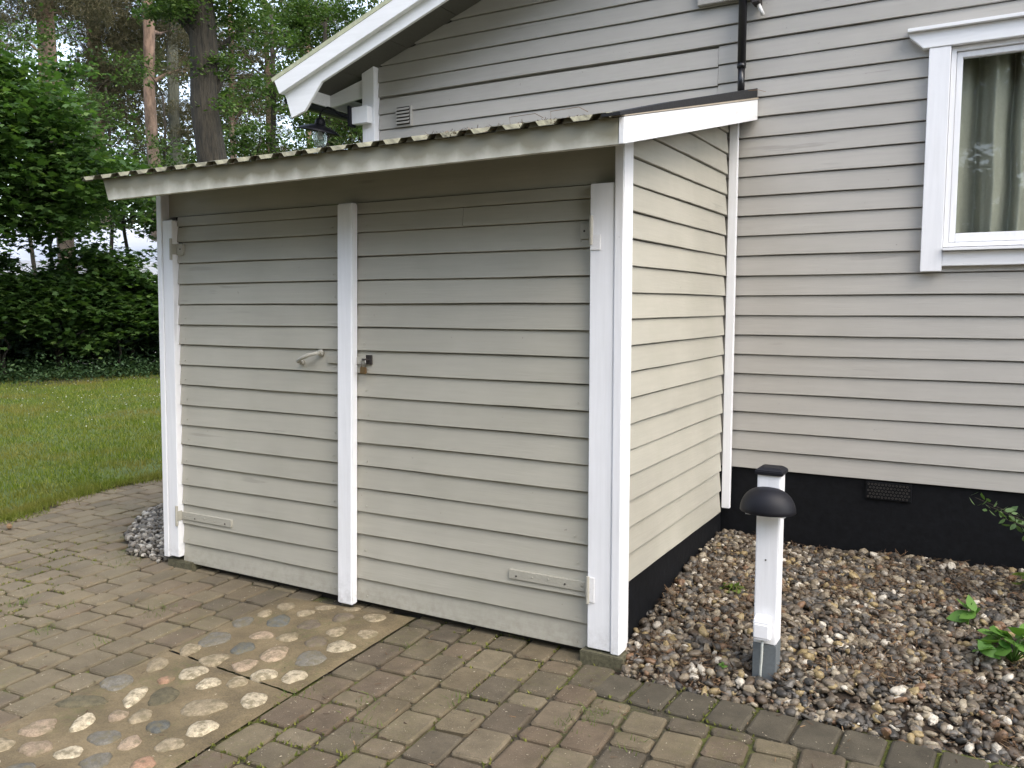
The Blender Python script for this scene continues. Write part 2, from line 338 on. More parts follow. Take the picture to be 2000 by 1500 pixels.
# ================================================================== paving
TH = R(4.0); CD = np.array([-math.sin(TH), math.cos(TH)]); BD = np.array([math.cos(TH), math.sin(TH)])   # along a course / across courses
pav = mk('paving', [(-5.45, -4.5, -.017), (4, -4.5, -.017), (4, -.07, -.017), (-.0, -.07, -.017), (-.0, 1.5, -.017), (-5.45, 2.6, -.017)], [(0, 1, 2, 3, 4, 5)], M['joint'])
tag(pav, kind='structure')
def paver_mesh(L, W, seed, name='paver'):
    rr = random.Random(seed); c = .010; hl, hw = L/2, W/2
    def ring(ins, z, jz=0):
        a, b_ = hl-ins, hw-ins; cc = c+rr.uniform(-.002, .006)
        pts = [(a-cc, b_), (a, b_-cc), (a, -b_+cc), (a-cc, -b_), (-a+cc, -b_), (-a, -b_+cc), (-a, b_-cc), (-a+cc, b_)]
        return [(x+rr.uniform(-.0022, .0022), y+rr.uniform(-.0022, .0022), z+rr.uniform(-jz, jz)) for x, y in pts]
    v = ring(0, -.035)+ring(0, -.009)+ring(.0035, -.0035)+ring(.010, 0, .0007)
    f = []
    for q in (0, 8, 16): f += [(q+i, q+8+i, q+8+(i+1) % 8, q+(i+1) % 8) for i in range(8)]
    f.append(tuple(range(24, 32))[::-1])
    f = [x[::-1] for x in f]
    return v, f
cx, cy, cz = 1.3588, -3.3683, 1.5839
def inview(x, y, z=0, mgn=30):
    d = Vector((x-cx, y-cy, z-cz)); zz = d.dot(f_)
    if zz < .1: return False
    u = 1000+1645*d.dot(r2)/zz; v = 750-1645*d.dot(u2)/zz
    return -mgn < u < 2000+mgn and -mgn < v < 1500+mgn
cand = []       # (x, y, rot, L, W, material key)
b0r = float(np.dot((-1.017, -1.497), BD)); b0l = float(np.dot((-1.833, -1.67), BD)); PW = .160
GRAV_L = [(-3.03, -.02), (-3.36, .0), (-3.76, .26), (-4.16, .67), (-4.36, 1.03), (-4.35, 2.6), (-3.0, 2.6)]
def inpoly(x, y, P):
    c = False; n = len(P); j = n-1
    for i in range(n):
        if (P[i][1] > y) != (P[j][1] > y) and x < (P[j][0]-P[i][0])*(y-P[i][1])/(P[j][1]-P[i][1])+P[i][0]: c = not c
        j = i
    return c
def fill(bstart, step, n, region):
    for i in range(n):
        bc = bstart+step*(i+.5); a = -4.6+random.uniform(0, .2)
        wv_ = random.uniform(-.003, .003)
        while a < 2.6:
            L = random.choices([.225, .165, .115], [.6, .25, .15])[0]*random.uniform(.97, 1.03)
            ac = a+L/2; x, y = ac*CD[0]+(bc+wv_)*BD[0], ac*CD[1]+(bc+wv_)*BD[1]
            r = region(x, y, a, L, bc)
            if r: cand.append((x, y, R(90)+TH+random.uniform(-.012, .012), L-.012, abs(step)-.012, 'paver') if not isinstance(r, tuple) else r)
            a += L
def reg_r(x, y, a, L, b_):
    ylim = -.322 if x > -.03 else .30
    top = y+L/2
    if top > ylim:
        if y-L/2 > ylim-.05: return False
        L2 = ylim-(y-L/2); yc = (y-L/2)+L2/2; xc = x+CD[0]*(yc-y)/CD[1]
        return (xc, yc, R(90)+TH, L2-.009, PW-.009, 'paver')
    return y > -4.4 and x < 3.6
def reg_l(x, y, a, L, b_):
    if x-.02 < edge_x(y)+.03: return False
    if y > .12 and x > -2.9: return y < .3
    if inpoly(x, y, GRAV_L): return False
    return y > -4.4
fill(b0r, PW, 34, reg_r); fill(b0l, -PW, 26, reg_l)
# short course between slabs and the door, and one below them
def reg_m(x, y, a, L, b_): return (y-L/2 > -.09 and y < .28) or (y+L/2 < -1.99)
nmid = 5; fill(b0l, (b0r-b0l)/nmid, nmid, reg_m)
xb = -.022
while xb < 3.6:                                              # border row along the gravel
    w = .055 if -.02 < xb-.0 < .12 and len([1 for q in cand if q[5] == 'border']) == 1 else .160
    cand.append((xb+w/2+.004, -.196-.016*min(1, max(0, xb)), R(-3.0)+random.uniform(-.01, .01), w-.008, .212, 'border')); xb += w
def key(q):
    d = math.hypot(q[0]-cx, q[1]-cy); return (0 if inview(q[0], q[1]) and not (q[1] > .06 and q[0] > -2.9) else 100)+d
cand.sort(key=key)
variants = {}
rest = {'paver': MB(), 'border': MB()}
for i, (x, y, rot, L, W, mk_) in enumerate(cand):
    z = random.uniform(-.003, .003)
    if x < -2.2: z += random.uniform(-.002, .003)
    tx, ty = random.gauss(0, .010), random.gauss(0, .010)
    kk = (round(L, 2), round(W, 3), random.randrange(4))
    if i < 300:
        if (kk, mk_) not in variants:
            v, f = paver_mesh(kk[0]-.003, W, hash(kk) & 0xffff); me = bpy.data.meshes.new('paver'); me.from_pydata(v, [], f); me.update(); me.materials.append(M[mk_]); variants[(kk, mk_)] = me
        o = bpy.data.objects.new('paver', variants[(kk, mk_)]); COL.objects.link(o); o.parent = pav
        o.location = (x, y, z); o.rotation_euler = (tx, ty, rot+(math.pi if random.random() < .5 else 0))
    else:
        v, f = paver_mesh(L, W, i); mt = Matrix.Translation((x, y, z)) @ Matrix.Rotation(rot, 4, 'Z') @ Matrix.Rotation(tx, 4, 'X')
        rest[mk_].add([tuple(mt @ Vector(p)) for p in v], f)
for k_, mb in rest.items():
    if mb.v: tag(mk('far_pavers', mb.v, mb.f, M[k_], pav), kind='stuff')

# cobbled slabs
TONES = {'w': (.42, .355, .245), 'p': (.29, .220, .150), 'g': (.150, .138, .112), 'b': (.105, .105, .092), 'n': (.265, .215, .140), 'd': (.095, .083, .052), 'r': (.27, .165, .105), 'v': (.150, .120, .088)}
ST1 = [(-1.79,-.689,.134,.20,'g'),(-1.795,-.829,.1,.125,'n'),(-1.59,-.7,.1,.147,'b'),(-1.608,-.853,.127,.128,'n'),(-1.44,-.827,.109,.123,'p'),(-1.412,-.679,.126,.176,'p'),(-1.237,-.632,.143,.17,'g'),
 (-1.291,-.856,.11,.105,'w'),(-1.169,-.806,.100,.143,'w'),(-1.692,-.371,.108,.186,'b'),(-1.84,-.47,.105,.14,'g'),(-1.833,-.33,.079,.112,'n'),(-1.812,-.2,.097,.124,'n'),(-1.657,-.222,.09,.105,'n'),
 (-1.627,-.547,.114,.112,'p'),(-1.499,-.504,.113,.103,'n'),(-1.523,-.331,.122,.125,'v'),(-1.343,-.479,.102,.137,'v'),(-1.206,-.464,.148,.133,'w'),(-1.345,-.337,.095,.125,'n'),(-1.196,-.283,.104,.116,'n'),
 (-1.443,-.176,.104,.13,'v'),(-1.30,-.10,.122,.11,'n'),(-1.62,-.115,.11,.075,'n'),(-1.48,-.065,.10,.05,'n')]
ST2 = [(-1.784,-1.015,.095,.151,'n'),(-1.78,-1.216,.13,.16,'g'),(-1.616,-1.102,.07,.074,'r'),(-1.577,-.994,.115,.14,'w'),(-1.435,-1.033,.095,.123,'w'),(-1.336,-.966,.082,.112,'n'),(-1.60,-1.262,.075,.197,'w'),
 (-1.50,-1.203,.12,.167,'d'),(-1.745,-1.397,.19,.12,'d'),(-1.28,-1.19,.174,.154,'n'),(-1.155,-1.047,.11,.145,'w'),(-1.69,-1.607,.135,.133,'p'),(-1.582,-1.50,.081,.148,'w'),(-1.514,-1.40,.078,.097,'p'),
 (-1.432,-1.361,.079,.133,'n'),(-1.308,-1.378,.089,.109,'b'),(-1.15,-1.308,.11,.131,'w'),(-1.411,-1.53,.124,.112,'g'),(-1.292,-1.51,.082,.108,'p'),(-1.156,-1.446,.095,.108,'n'),(-1.555,-1.70,.12,.11,'p'),
 (-1.422,-1.66,.094,.10,'w'),(-1.285,-1.648,.107,.11,'g'),(-1.127,-1.578,.09,.093,'r')]
def slab(a0, a1, stones, seed):
    n = 26; W0, W1 = b0l+.006, b0r-.006; vs = []; fs = []
    for i in range(n+1):
        for j in range(n+1):
            b_ = W0+(W1-W0)*j/n; A0, A1 = a0(b_), a1(b_); a = A0+(A1-A0)*i/n; ed = 1 if i in (0, n) or j in (0, n) else 0
            p = a*CD+b_*BD; vs.append((p[0], p[1], .004+random.uniform(-.0015, .0015)-ed*.006))
    for i in range(n):
        for j in range(n): q = i*(n+1)+j; fs.append((q, q+1, q+n+2, q+n+1))
    s = mk('cobble_slab', vs, fs, M['mortar'], pav, True)
    for k_, (x, y, w, h, t) in enumerate(stones):
        rr = random.Random(seed+k_); m_ = 16; ph = rr.uniform(0, 6)
        out = [1+.07*math.sin(2*q*2*math.pi/m_+ph)+.08*math.sin(3*q*2*math.pi/m_+ph*2)+.05*math.sin(5*q*2*math.pi/m_+ph*3)+rr.uniform(-.04, .04) for q in range(m_)]
        h = h*.98; w = w*1.02
        V = []; hgt = rr.uniform(.006, .013)
        for sc_, z in ((1.0, -.012), (.97, .005), (.82, .003+hgt*.75), (.5, .0045+hgt)):
            for q in range(m_):
                an = 2*math.pi*q/m_; ex_, ey_ = w/2*sc_*out[q]*math.cos(an), h/2*sc_*out[q]*math.sin(an); V.append((x+ex_*.870-ey_*.493, y+ex_*.493+ey_*.870, z+rr.uniform(-.0015, .0015)))
        V.append((x, y, .005+hgt)); F = []
        for L_ in range(3): F += [(L_*m_+q, L_*m_+(q+1) % m_, (L_+1)*m_+(q+1) % m_, (L_+1)*m_+q) for q in range(m_)]
        F += [(3*m_+q, 3*m_+(q+1) % m_, 4*m_) for q in range(m_)]
        o = mk('cobblestone', V, F, M['stone'], s, True); c0 = TONES[t]; tn = rr.uniform(.85, 1.15); o.color = tuple(min(1, c_*tn) for c_ in c0)+(1,)
seam = lambda b_: -.742-.125*(b_+1.93)
slab(lambda b_: seam(b_)+.006, lambda b_: .055+.05*(b_+1.93), ST1, 100)   # course coordinate a = y/cos - b tan
slab(lambda b_: -1.86, lambda b_: seam(b_)-.006, ST2+[(-1.70,-1.76,.13,.12,'n'),(-1.83,-1.80,.12,.13,'p'),(-1.62,-1.86,.12,.12,'w'),(-1.46,-1.83,.13,.12,'g')], 300)

# ================================================================== gravel beds
def gh(x, y):
    ys = [-.12, -.06, .1, .35, .6, 1.0, 1.6, 2.0]; zs = [-.03, -.015, .055, .105, .14, .18, .205, .21]
    return np.interp(y, ys, zs)+.012*np.sin(3.1*x+1.7*y)+.008*np.sin(7*x-4*y+1)
def ico():
    bm = bmesh.new(); bmesh.ops.create_icosphere(bm, subdivisions=2, radius=1); V = np.array([v.co[:] for v in bm.verts]); F = np.array([[v.index for v in f.verts] for f in bm.faces]); bm.free(); return V, F
IV, IF = ico()
def pebbles(name, pts, rmin, rmax, parent=None, mat='pebble'):
    n = len(pts); m_ = len(IV)
    rad = rng.uniform(0, 1, n)**1.9*(rmax-rmin)+rmin
    sc_ = np.stack([rad*rng.uniform(.95, 1.5, n), rad*rng.uniform(.75, 1.05, n), rad*rng.uniform(.5, .85, n)], 1)
    V = IV[None]*np.ones((n, 1, 1))
    for _ in range(2):                                       # dents and corners
        d = rng.normal(size=(n, 3)); d /= np.linalg.norm(d, axis=1, keepdims=True); am = rng.uniform(-.30, .34, n)
        V = V*(1+am[:, None, None]*np.clip(np.einsum('nmk,nk->nm', V, d), 0, 1)[..., None]**2)
    V += rng.normal(scale=.085, size=V.shape)
    V = V*sc_[:, None, :]
    a, b_, c_ = rng.uniform(0, 6.28, n), rng.normal(0, .5, n), rng.normal(0, .5, n)
    ca, sa = np.cos(a), np.sin(a); X = V[..., 0]*ca[:, None]-V[..., 1]*sa[:, None]; Y = V[..., 0]*sa[:, None]+V[..., 1]*ca[:, None]; Z = V[..., 2]
    cb, sb = np.cos(b_)[:, None], np.sin(b_)[:, None]; Y, Z = Y*cb-Z*sb, Y*sb+Z*cb
    cc, sc2 = np.cos(c_)[:, None], np.sin(c_)[:, None]; X, Z = X*cc-Z*sc2, X*sc2+Z*cc
    V = np.stack([X, Y, Z], -1)+np.asarray(pts)[:, None, :]
    F = (IF[None]+np.arange(n)[:, None, None]*m_).reshape(-1, 3)
    o = fast(name, V.reshape(-1, 3), F, M[mat], parent)
    sm = np.repeat(rng.uniform(0, 1, n) < .6, len(IF)); o.data.polygons.foreach_set('use_smooth', sm[:len(o.data.polygons)])
    return o
nx = 60; gv = []; gf = []
for i in range(nx+1):
    for j in range(nx+1):
        x = -.02+(3.4+.02)*i/nx; y = -.10+1.75*j/nx; gv.append((x, y, float(gh(x, y))-.008))
for i in range(nx):
    for j in range(nx): q = i*(nx+1)+j; gf.append((q, q+nx+1, q+nx+2, q+1))
tag(mk('bed_soil', gv, gf, M['soil'], None, True), kind='structure')
def scatter(n, x0, x1, y0, y1, fn): 
    x = rng.uniform(x0, x1, n); y = rng.uniform(y0, y1, n); return np.stack([x, y, fn(x, y)], 1)
P1 = scatter(14000, .0, 2.3, -.10, 1.60, gh); P1[:, 2] += rng.uniform(-.008, .018, len(P1))
P1 = P1[~((abs(P1[:, 0]-.60) < .055) & (abs(P1[:, 1]-.12) < .06))]
P1 = P1[~((P1[:, 0] < .03) & (P1[:, 1] < .0))]
P1b = scatter(900, 2.3, 3.4, -.08, 1.6, gh)
tag(pebbles('gravel', np.concatenate([P1, P1b]), .0062, .0245), 'mixed grey, tan and white pebbles filling the bed beside the shed and under the window', 'gravel', kind='stuff')
def ghl(x, y): return .005+.05*np.clip((x+4.3)/1.3, 0, 1)*np.clip((y+.05)*3, 0, 1)
P2 = scatter(5200, -4.4, -2.98, -.02, 2.5, ghl); P2 = P2[[inpoly(p[0], p[1], GRAV_L) for p in P2]]; P2[:, 2] += rng.uniform(-.008, .014, len(P2))
tag(pebbles('gravel', P2, .010, .023, mat='pebble_pale'), 'pale pebbles in the strip round the left corner of the shed', 'gravel', kind='stuff')
tag(mk('strip_soil', [(x, y, -.004) for x, y in GRAV_L], [tuple(range(len(GRAV_L)))[::-1]], M['soil']), kind='structure')
# brown needles and leaf litter
def slivers(name, P, L, W, mat, flat=.25, parent=None):
    n = len(P); a = rng.uniform(0, 6.28, n); t = rng.normal(0, flat, n); L = L*rng.uniform(.5, 1.2, n)
    d = np.stack([np.cos(a), np.sin(a), t], 1); s_ = np.stack([-np.sin(a), np.cos(a), rng.normal(0, .3, n)], 1)
    P = np.asarray(P); V = np.stack([P-s_*W, P+s_*W, P+d*L[:, None]+s_*W*.6, P+d*L[:, None]-s_*W*.6], 1)
    V[:, 2:, 2] = np.maximum(V[:, 2:, 2], P[:, None, 2]-.004)
    return fast(name, V.reshape(-1, 3), np.arange(4*n).reshape(n, 4), mat, parent)
cl = []
for _ in range(190):
    x0, y0 = rng.uniform(.03, 2.2), rng.uniform(-.05, 1.55); k_ = rng.integers(10, 90); s_ = rng.uniform(.03, .12)
    x, y = rng.normal(x0, s_, k_), np.clip(rng.normal(y0, s_, k_), -.08, 1.58); cl.append(np.stack([x, y, gh(x, y)+rng.uniform(.012, .032, k_)], 1))
x, y = rng.uniform(.02, .5, 260), rng.uniform(-.08, .1, 260); cl.append(np.stack([x, y, gh(x, y)+.018], 1))
C_ = np.concatenate(cl); C_ = C_[C_[:, 0] > .02]
tag(slivers('fallen_needles', C_, .045, .0012, M['needle']), 'brown pine needles lying in clumps among the pebbles', 'needles', kind='stuff')
P3 = scatter(700, -5.3, 1.6, -2.6, .5, lambda x, y: np.full(len(x), .004)); P3 = P3[P3[:, 1] < np.where(P3[:, 0] > -.03, -.1, .0)]
edgey = rng.uniform(-2, 2, 900); P4 = np.stack([edge_x(edgey)+np.abs(rng.normal(.02, .10, 900)), edgey, np.full(900, .006)], 1)
tag(slivers('leaf_litter', np.concatenate([P3, P4]), .028, .0022, M['needle'], .08), 'scattered brown litter on the paving and along the lawn edge', 'leaf litter', kind='stuff')
# grit lying in the joints
G_ = scatter(5200, -4.9, 1.8, -2.4, .0, lambda x, y: np.full(len(x), .0))
tri = G_[:, None, :]+rng.normal(scale=.0028, size=(len(G_), 3, 3))*np.array([1, 1, .4]); tri[..., 2] += .004
tag(fast('grit', tri.reshape(-1, 3), np.arange(3*len(G_)).reshape(-1, 3), simple('pale_grit', (.36, .31, .22), .9)), 'fine pale grit scattered over the pavers', 'grit', kind='stuff')

# ---- blades: grass, moss, weeds
def blades(name, P, h, w, mat, lean=.35, parent=None):
    n = len(P); a = rng.uniform(0, 6.28, n); la = rng.uniform(0, 6.28, n); ll = np.abs(rng.normal(0, lean, n)); h = np.broadcast_to(h, n)*rng.uniform(.55, 1.25, n); w = np.broadcast_to(w, n)
    s_ = np.stack([np.cos(a), np.sin(a), np.zeros(n)], 1)*w[:, None]; t = np.stack([np.cos(la)*ll, np.sin(la)*ll, np.ones(n)], 1)*h[:, None]
    V = np.stack([P-s_, P+s_, P+t], 1); return fast(name, V.reshape(-1, 3), np.arange(3*n).reshape(n, 3), mat, parent)
n = 190000; rr_ = 5.2+(rng.uniform(0, 1, n)**1.25)*19.5; az = rng.uniform(R(-72), R(-36), n)
gx, gy = cx+rr_*np.sin(az), cy+rr_*np.cos(az)
ok = (gx < edge_x(gy)+rng.normal(0, .035, n)) & (gy < 20)
pt = np.sin(gx*1.7+gy*.8)+np.sin(gy*2.3-gx*.9+1)+np.sin(gx*5+2)*.5
ok &= rng.uniform(0, 1, n) < np.where((pt < -1.2) & (rr_ < 9), .45, 1)
gx, gy, rr_ = gx[ok], gy[ok], rr_[ok]
gp = np.stack([gx, gy, np.full(len(gx), .003)], 1); gh_ = np.where(rr_ < 8, .034, .048)+.012*np.sin(gx*2.1)*np.sin(gy*1.9)
tag(blades('lawn_grass', gp, gh_, .0016+.00030*rr_, M['grass'], .55), 'short yellow-green lawn grass beside the paving', 'grass', kind='stuff')
ey = rng.uniform(-1.6, 2.6, 9000); ex = edge_x(ey)+.03*np.sin(ey*9)+rng.normal(-.01, .075, 9000)
tag(blades('edge_grass', np.stack([ex, ey, np.full(9000, .003)], 1), .045, .0030, M['grass'], 1.0), 'ragged grass spilling from the lawn over the edge pavers', 'grass', kind='stuff')
n = 200; k_ = rng.integers(0, 14, n); ctr = np.stack([rng.uniform(-16, -8, 14), rng.uniform(3, 10, 14)], 1)
dx, dy = ctr[k_, 0]+rng.normal(0, .9, n), ctr[k_, 1]+rng.normal(0, .9, n); ok = dx < edge_x(dy)-.3
dp = np.stack([dx, dy, rng.uniform(.035, .06, n)], 1)[ok]; m_ = len(dp); an = np.linspace(0, 2*math.pi, 7)[:-1]
V = dp[:, None, :]+np.stack([np.cos(an), np.sin(an), np.sin(an*2)*.3], 1)[None]*.010
tag(fast('daisies', V.reshape(-1, 3), np.arange(6*m_).reshape(m_, 6), M['daisy']), 'tiny white daisies dotted over the far part of the lawn', 'daisies', kind='stuff')

moss = []
def mosspatch(x, y, n, s_, zz=.0): moss.append(np.stack([rng.normal(x, s_, n), rng.normal(y, s_, n), np.full(n, zz-.004)], 1))
# moss keeps to the joints between pavers
jp = []
for q in cand:
    x, y, rot, L, W, mk_ = q
    if not inview(x, y): continue
    mz = math.sin(x*1.9+2.2)+math.sin(y*2.7+x+.5)+.55*math.sin(x*6+y*5)
    n_ = int(max(0, (mz-.1))*13) if x > -1.1 else int(max(0, mz-.5)*7)
    for _ in range(n_):
        sd_ = random.choice([-1, 1]); al = random.uniform(-.5, .5)
        if random.random() < .6: lx, ly = al*L, sd_*(W/2+.004)
        else: lx, ly = sd_*(L/2+.004), al*W
        jp.append((x+lx*math.cos(rot)-ly*math.sin(rot), y+lx*math.sin(rot)+ly*math.cos(rot), -.006))
jp = np.array(jp); jp[:, :2] += rng.normal(0, .0035, (len(jp), 2))
jp = np.repeat(jp, 3, 0)+rng.normal(0, .0035, (len(jp)*3, 3))*np.array([1, 1, 0])
tag(blades('joint_moss', jp, .013, .0042, M['moss'], .7), 'yellow-green moss growing in the joints between the pavers', 'moss', kind='stuff')
wp = []
for (x, y, n_, s_) in [(-1.86, -.62, 0, .02), (.12, -.50, 90, .035), (.05, -.47, 60, .03), (.02, -.62, 60, .03), (-2.62, -.33, 0, .04), (-.93, -.30, 50, .02), (-2.35, -.55, 90, .035), (-2.28, -.62, 60, .03),
                       (-3.35, -.02, 160, .06), (-3.22, -.12, 120, .05), (-3.45, .06, 80, .05), (-3.75, .22, 120, .04), (-3.1, -.85, 90, .03), (-2.85, -.75, 50, .03), (-2.62, -1.0, 60, .03), (-.75, -.86, 50, .03), (-1.05, -.93, 60, .03), (-.62, -1.0, 60, .03), (-.45, -.62, 50, .025), (.3, -.62, 40, .03), (-2.25, -.98, 40, .03)]:
    if n_: wp.append(np.stack([rng.normal(x, s_, n_), rng.normal(y, s_*1.3, n_), np.full(n_, -.004)], 1))
tag(blades('weeds', np.concatenate(wp)[::2], .026, .0019, M['weed'], 1.1), 'small grassy weeds sprouting between the pavers', 'weeds', kind='stuff')

# pine cone on the paving far left
pc = MB(); prof = []
for i in range(9): prof.append((.022*math.sin(math.pi*(i+.4)/9.2)*(1.0 if i % 2 else .78), .042*i/8))
pc.lathe(prof, (-4.66, -.02, .002), 10); tag(pc.build('pine_cone', M['needle']), 'brown pine cone lying on the pavers at the lawn edge', 'pine cone')

# ================================================================== siding board
def lean(v):
    x, y, z = v; return (x+.0245*z*min(1, max(0, -x/1.5)), y, z) if x < 0 else v
def board(parent, mat, axis, a0, a1, zb, zt, plane, sgn, seed, step=.18, topfn=None, xf=None, t=.013, botfn=None):
    """clapboard: sgn*outward axis; its lower edge stands proud"""
    rr = random.Random(seed); n = max(1, int((a1-a0)/step)); V = []; F = []; cols = 0; ph = rr.uniform(0, 9)
    for i in range(n+1):
        a = a0+(a1-a0)*i/n; dz = .0011*math.sin(a*4+ph)+rr.uniform(-.0008, .0008); dn = rr.uniform(-.0008, .0008)+.0012*math.sin(a*2.3+ph)
        top = zt
        if topfn: top = min(top, topfn(a))
        if top < zb+.006: top = zb+.006 if not topfn or topfn(a) > zb-.25 else zb+.006
        bot = zb+dz
        if topfn and topfn(a) < zb+.006: bot = max(topfn(a)-.01, zb-10) if False else bot
        frac = (top-zb)/.118
        prof = [(-.026, bot), (-.002, bot), (0, bot+.002), (-t*min(1.1, frac), top), (-.029, top)]
        for q, z in prof:
            nn = plane+sgn*(q+dn); v = (a, nn, z) if axis == 'x' else (nn, a, z)
            V.append(xf(v) if xf else v)
    for i in range(n):
        for j in range(5): q = i*5; F.append((q+j, q+(j+1) % 5, q+5+(j+1) % 5, q+5+j))
    F.append((0, 1, 2, 3, 4)); q = n*5; F.append((q+4, q+3, q+2, q+1, q))
    if (axis == 'x') != (sgn < 0): F = [f[::-1] for f in F]
    return mk('siding_board', V, F, mat, parent)

# ================================================================== shed
D = 1.613
shed = empty('garden_shed', (-1.45, .8, 0))
tag(shed, 'low grey clapboard lean-to shed with double doors and white trim', 'shed')
ZF = [2.0455, 1.9549, 1.8349, 1.7147, 1.5955, 1.4766, 1.3582, 1.239, 1.1202, 1.0004, .8797, .7591, .6383, .5169, .3955, .275, .1546, .0347]
def rz(y): return 2.283+.238*(y+.39)               # pan plane of the roof sheet
def make_door(x0, x1, seed, splits=()):
    d = MB().box(x0+.006, x1-.006, .034, .050, .045, 2.085).build('door', M['grey_door'], shed, xf=lean)
    tops = [2.101]+[z-.0045 for z in ZF]
    for i, z in enumerate(ZF):
        segs = [(x0, x1)]
        for (k_, xs) in splits:
            if k_ == i: segs = [(x0, xs-.001), (xs+.001, x1)]
        for a, b_ in segs:
            board(d, M['grey_door'], 'x', a, b_, z+(.0 if i else 0), tops[i], 0+(.004 if i == 0 else 0), -1, seed+i*7+int(a*100), xf=lean)
    return d
doorL = make_door(-2.853, -1.538, 10); doorR = make_door(-1.530, -.160, 50, [(1, -.845)])
# cover strip on the meeting edge of the doors (rides on the left leaf)
MB().box(-1.594, -1.496, -.046, .002, .016, 2.098).build('cover_strip', M['white'], doorL, bevel=.006, xf=lean)
# hinges, handle and hasp
def hinge(door, side, z, x, strap, up=True):
    s_ = 1 if side == 'r' else -1; h = MB()
    if strap:
        x1 = x-s_*strap; h.box(min(x, x1), max(x, x1), -.006, .010, z-.022, z+.022)
    else: h.box(min(x, x-s_*.055), max(x, x-s_*.055), -.006, .010, z-.034, z+.030)
    h.tube([(x+s_*.012, -.034 if side == 'r' else -.034, z-.062), (x+s_*.012, -.034, z+.062)], .0085, 10)
    h.box(min(x, x+s_*.014), max(x, x+s_*.014), -.036, -.002, z-.03, z+.03)
    o = h.build('hinge', M['grey_metal'], door, bevel=.0015, xf=lean)
    for q in range(3 if not strap else 5):
        xx = x-s_*(.018+.016*(q % 2) if not strap else .03+q*.085); zz = z+(.018*(q-1) if not strap else random.uniform(-.008, .008))
        sc = MB().lathe([(0, .0), (.0045, .0), (.0045, .002), (.002, .003), (0, .003)], (0, 0, 0), 8); sc.v = [(xx+a[0], -.0065-a[2], zz+a[1]) for a in sc.v]
        sc.build('screw', M['darkmetal'] if q in (1, 4) else M['grey_metal'], door, xf=lean)
hinge(doorR, 'r', 1.905, -.160, 0); hinge(doorR, 'r', .325, -.160, .41)
hinge(doorL, 'l', 1.915, -2.853, 0); hinge(doorL, 'l', .325, -2.853, .42)
MB().box(-.148, -.100, -.0345, -.0300, 1.82, 1.885).build('hinge_leaf', M['white_metal'], shed, bevel=.0015)
MB().box(-.148, -.116, -.0345, -.0300, .27, .385).build('hinge_leaf', M['white_metal'], shed, bevel=.0015)
hd = MB().tube([(-1.842, -.012, 1.283), (-1.836, -.042, 1.292), (-1.800, -.055, 1.310), (-1.752, -.050, 1.328), (-1.722, -.030, 1.336), (-1.712, -.004, 1.338)], [.008, .010, .011, .011, .010, .012], 10)
hd.tube([(-1.712, .006, 1.338), (-1.712, -.008, 1.338)], .019, 12); hd.tube([(-1.842, .006, 1.283), (-1.842, -.014, 1.283)], .013, 10)
hd.build('door_handle', M['grey_metal'], doorL, True)
MB().box(-1.663, -1.592, -.008, .006, 1.285, 1.325).build('bolt_plate', M['grey_metal'], doorL, bevel=.002)
MB().box(-1.462, -1.405, -.010, .006, 1.286, 1.324).build('hasp', M['grey_metal'], doorR, bevel=.002)
MB().tube([(-1.412, -.002, 1.307), (-1.412, -.026, 1.314), (-1.398, -.034, 1.314), (-1.386, -.026, 1.314), (-1.386, -.002, 1.307)], .0045, 8).box(-1.405, -1.372, -.006, .006, 1.287, 1.335).build('staple', M['darkmetal'], doorR)
lock = empty('padlock', (-1.400, -.028, 1.26)); tag(lock, 'small brass padlock hanging from the steel hasp between the shed doors', 'padlock')
MB().box(-1.424, -1.386, -.036, -.020, 1.240, 1.276).build('lock_body', M['brass'], lock, bevel=.004)
MB().tube([(-1.416, -.028, 1.274), (-1.416, -.028, 1.298), (-1.411, -.028, 1.309), (-1.401, -.028, 1.313), (-1.393, -.028, 1.308), (-1.390, -.028, 1.296), (-1.392, -.028, 1.274)], .0035, 8).build('shackle', M['steel'], lock, True)
# dimples and nails
nl = MB()
for i, z in enumerate(ZF[1:], 1):
    for x in (-2.80, -1.66, -1.44, -.215):
        if random.random() < .75:
            xx = x+random.uniform(-.015, .015); zz = z+.028+random.uniform(-.006, .01); nl.tube([(xx, .004, zz), (xx, -.0016, zz)], .0032, 6)
tag(nl.build('nail_heads', M['grey_metal'], shed, xf=lean), kind='stuff')
# frieze above the doors, posts, trims
MB().box(-2.955, -.038, .022, .034, 2.106, 2.345).build('frieze_board', M['grey_door'], shed, xf=lean)
MB().box(-2.940, -2.857, -.030, .020, .070, 2.082).build('door_post', M['white'], shed, bevel=.003, xf=lean)
MB().box(-2.987, -2.943, -.034, .075, .060, 2.33).build('corner_trim', M['white'], shed, bevel=.003, xf=lean)
MB().box(-.150, -.0385, -.030, .020, .060, 2.100).build('door_post', M['white'], shed, bevel=.003)
MB().box(-.0365, .006, -.036, .070, .053, 2.30).build('corner_trim', M['white'], shed, bevel=.004)
MB().box(.003, .052, 1.560, 1.588, .378, 2.66).build('corner_trim', M['white'], shed, bevel=.003)
# right side wall
side = MB().box(-.055, -.034, .06, 1.60, .36, 2.25).build('side_wall', M['grey_side'], shed)
ZS = [2.574, 2.456, 2.339, 2.2219, 2.1057, 1.9896, 1.8735, 1.7574, 1.6415, 1.5263, 1.4109, 1.2955, 1.18, 1.0646, .9493, .834, .7175, .5993, .478, .3523]
for i, z in enumerate(ZS):
    zt = (ZS[i-1] if i else z+.118)-.0055
    a0 = .066
    while rz(a0)-.012 < z+.02 and a0 < 1.5: a0 += .01
    board(side, M['grey_side'], 'y', a0, 1.5585, z, zt, 0, 1, 500+i, step=.06 if z > 2.1 else .18, topfn=(lambda a: rz(a)-.012) if z > 2.1 else None)
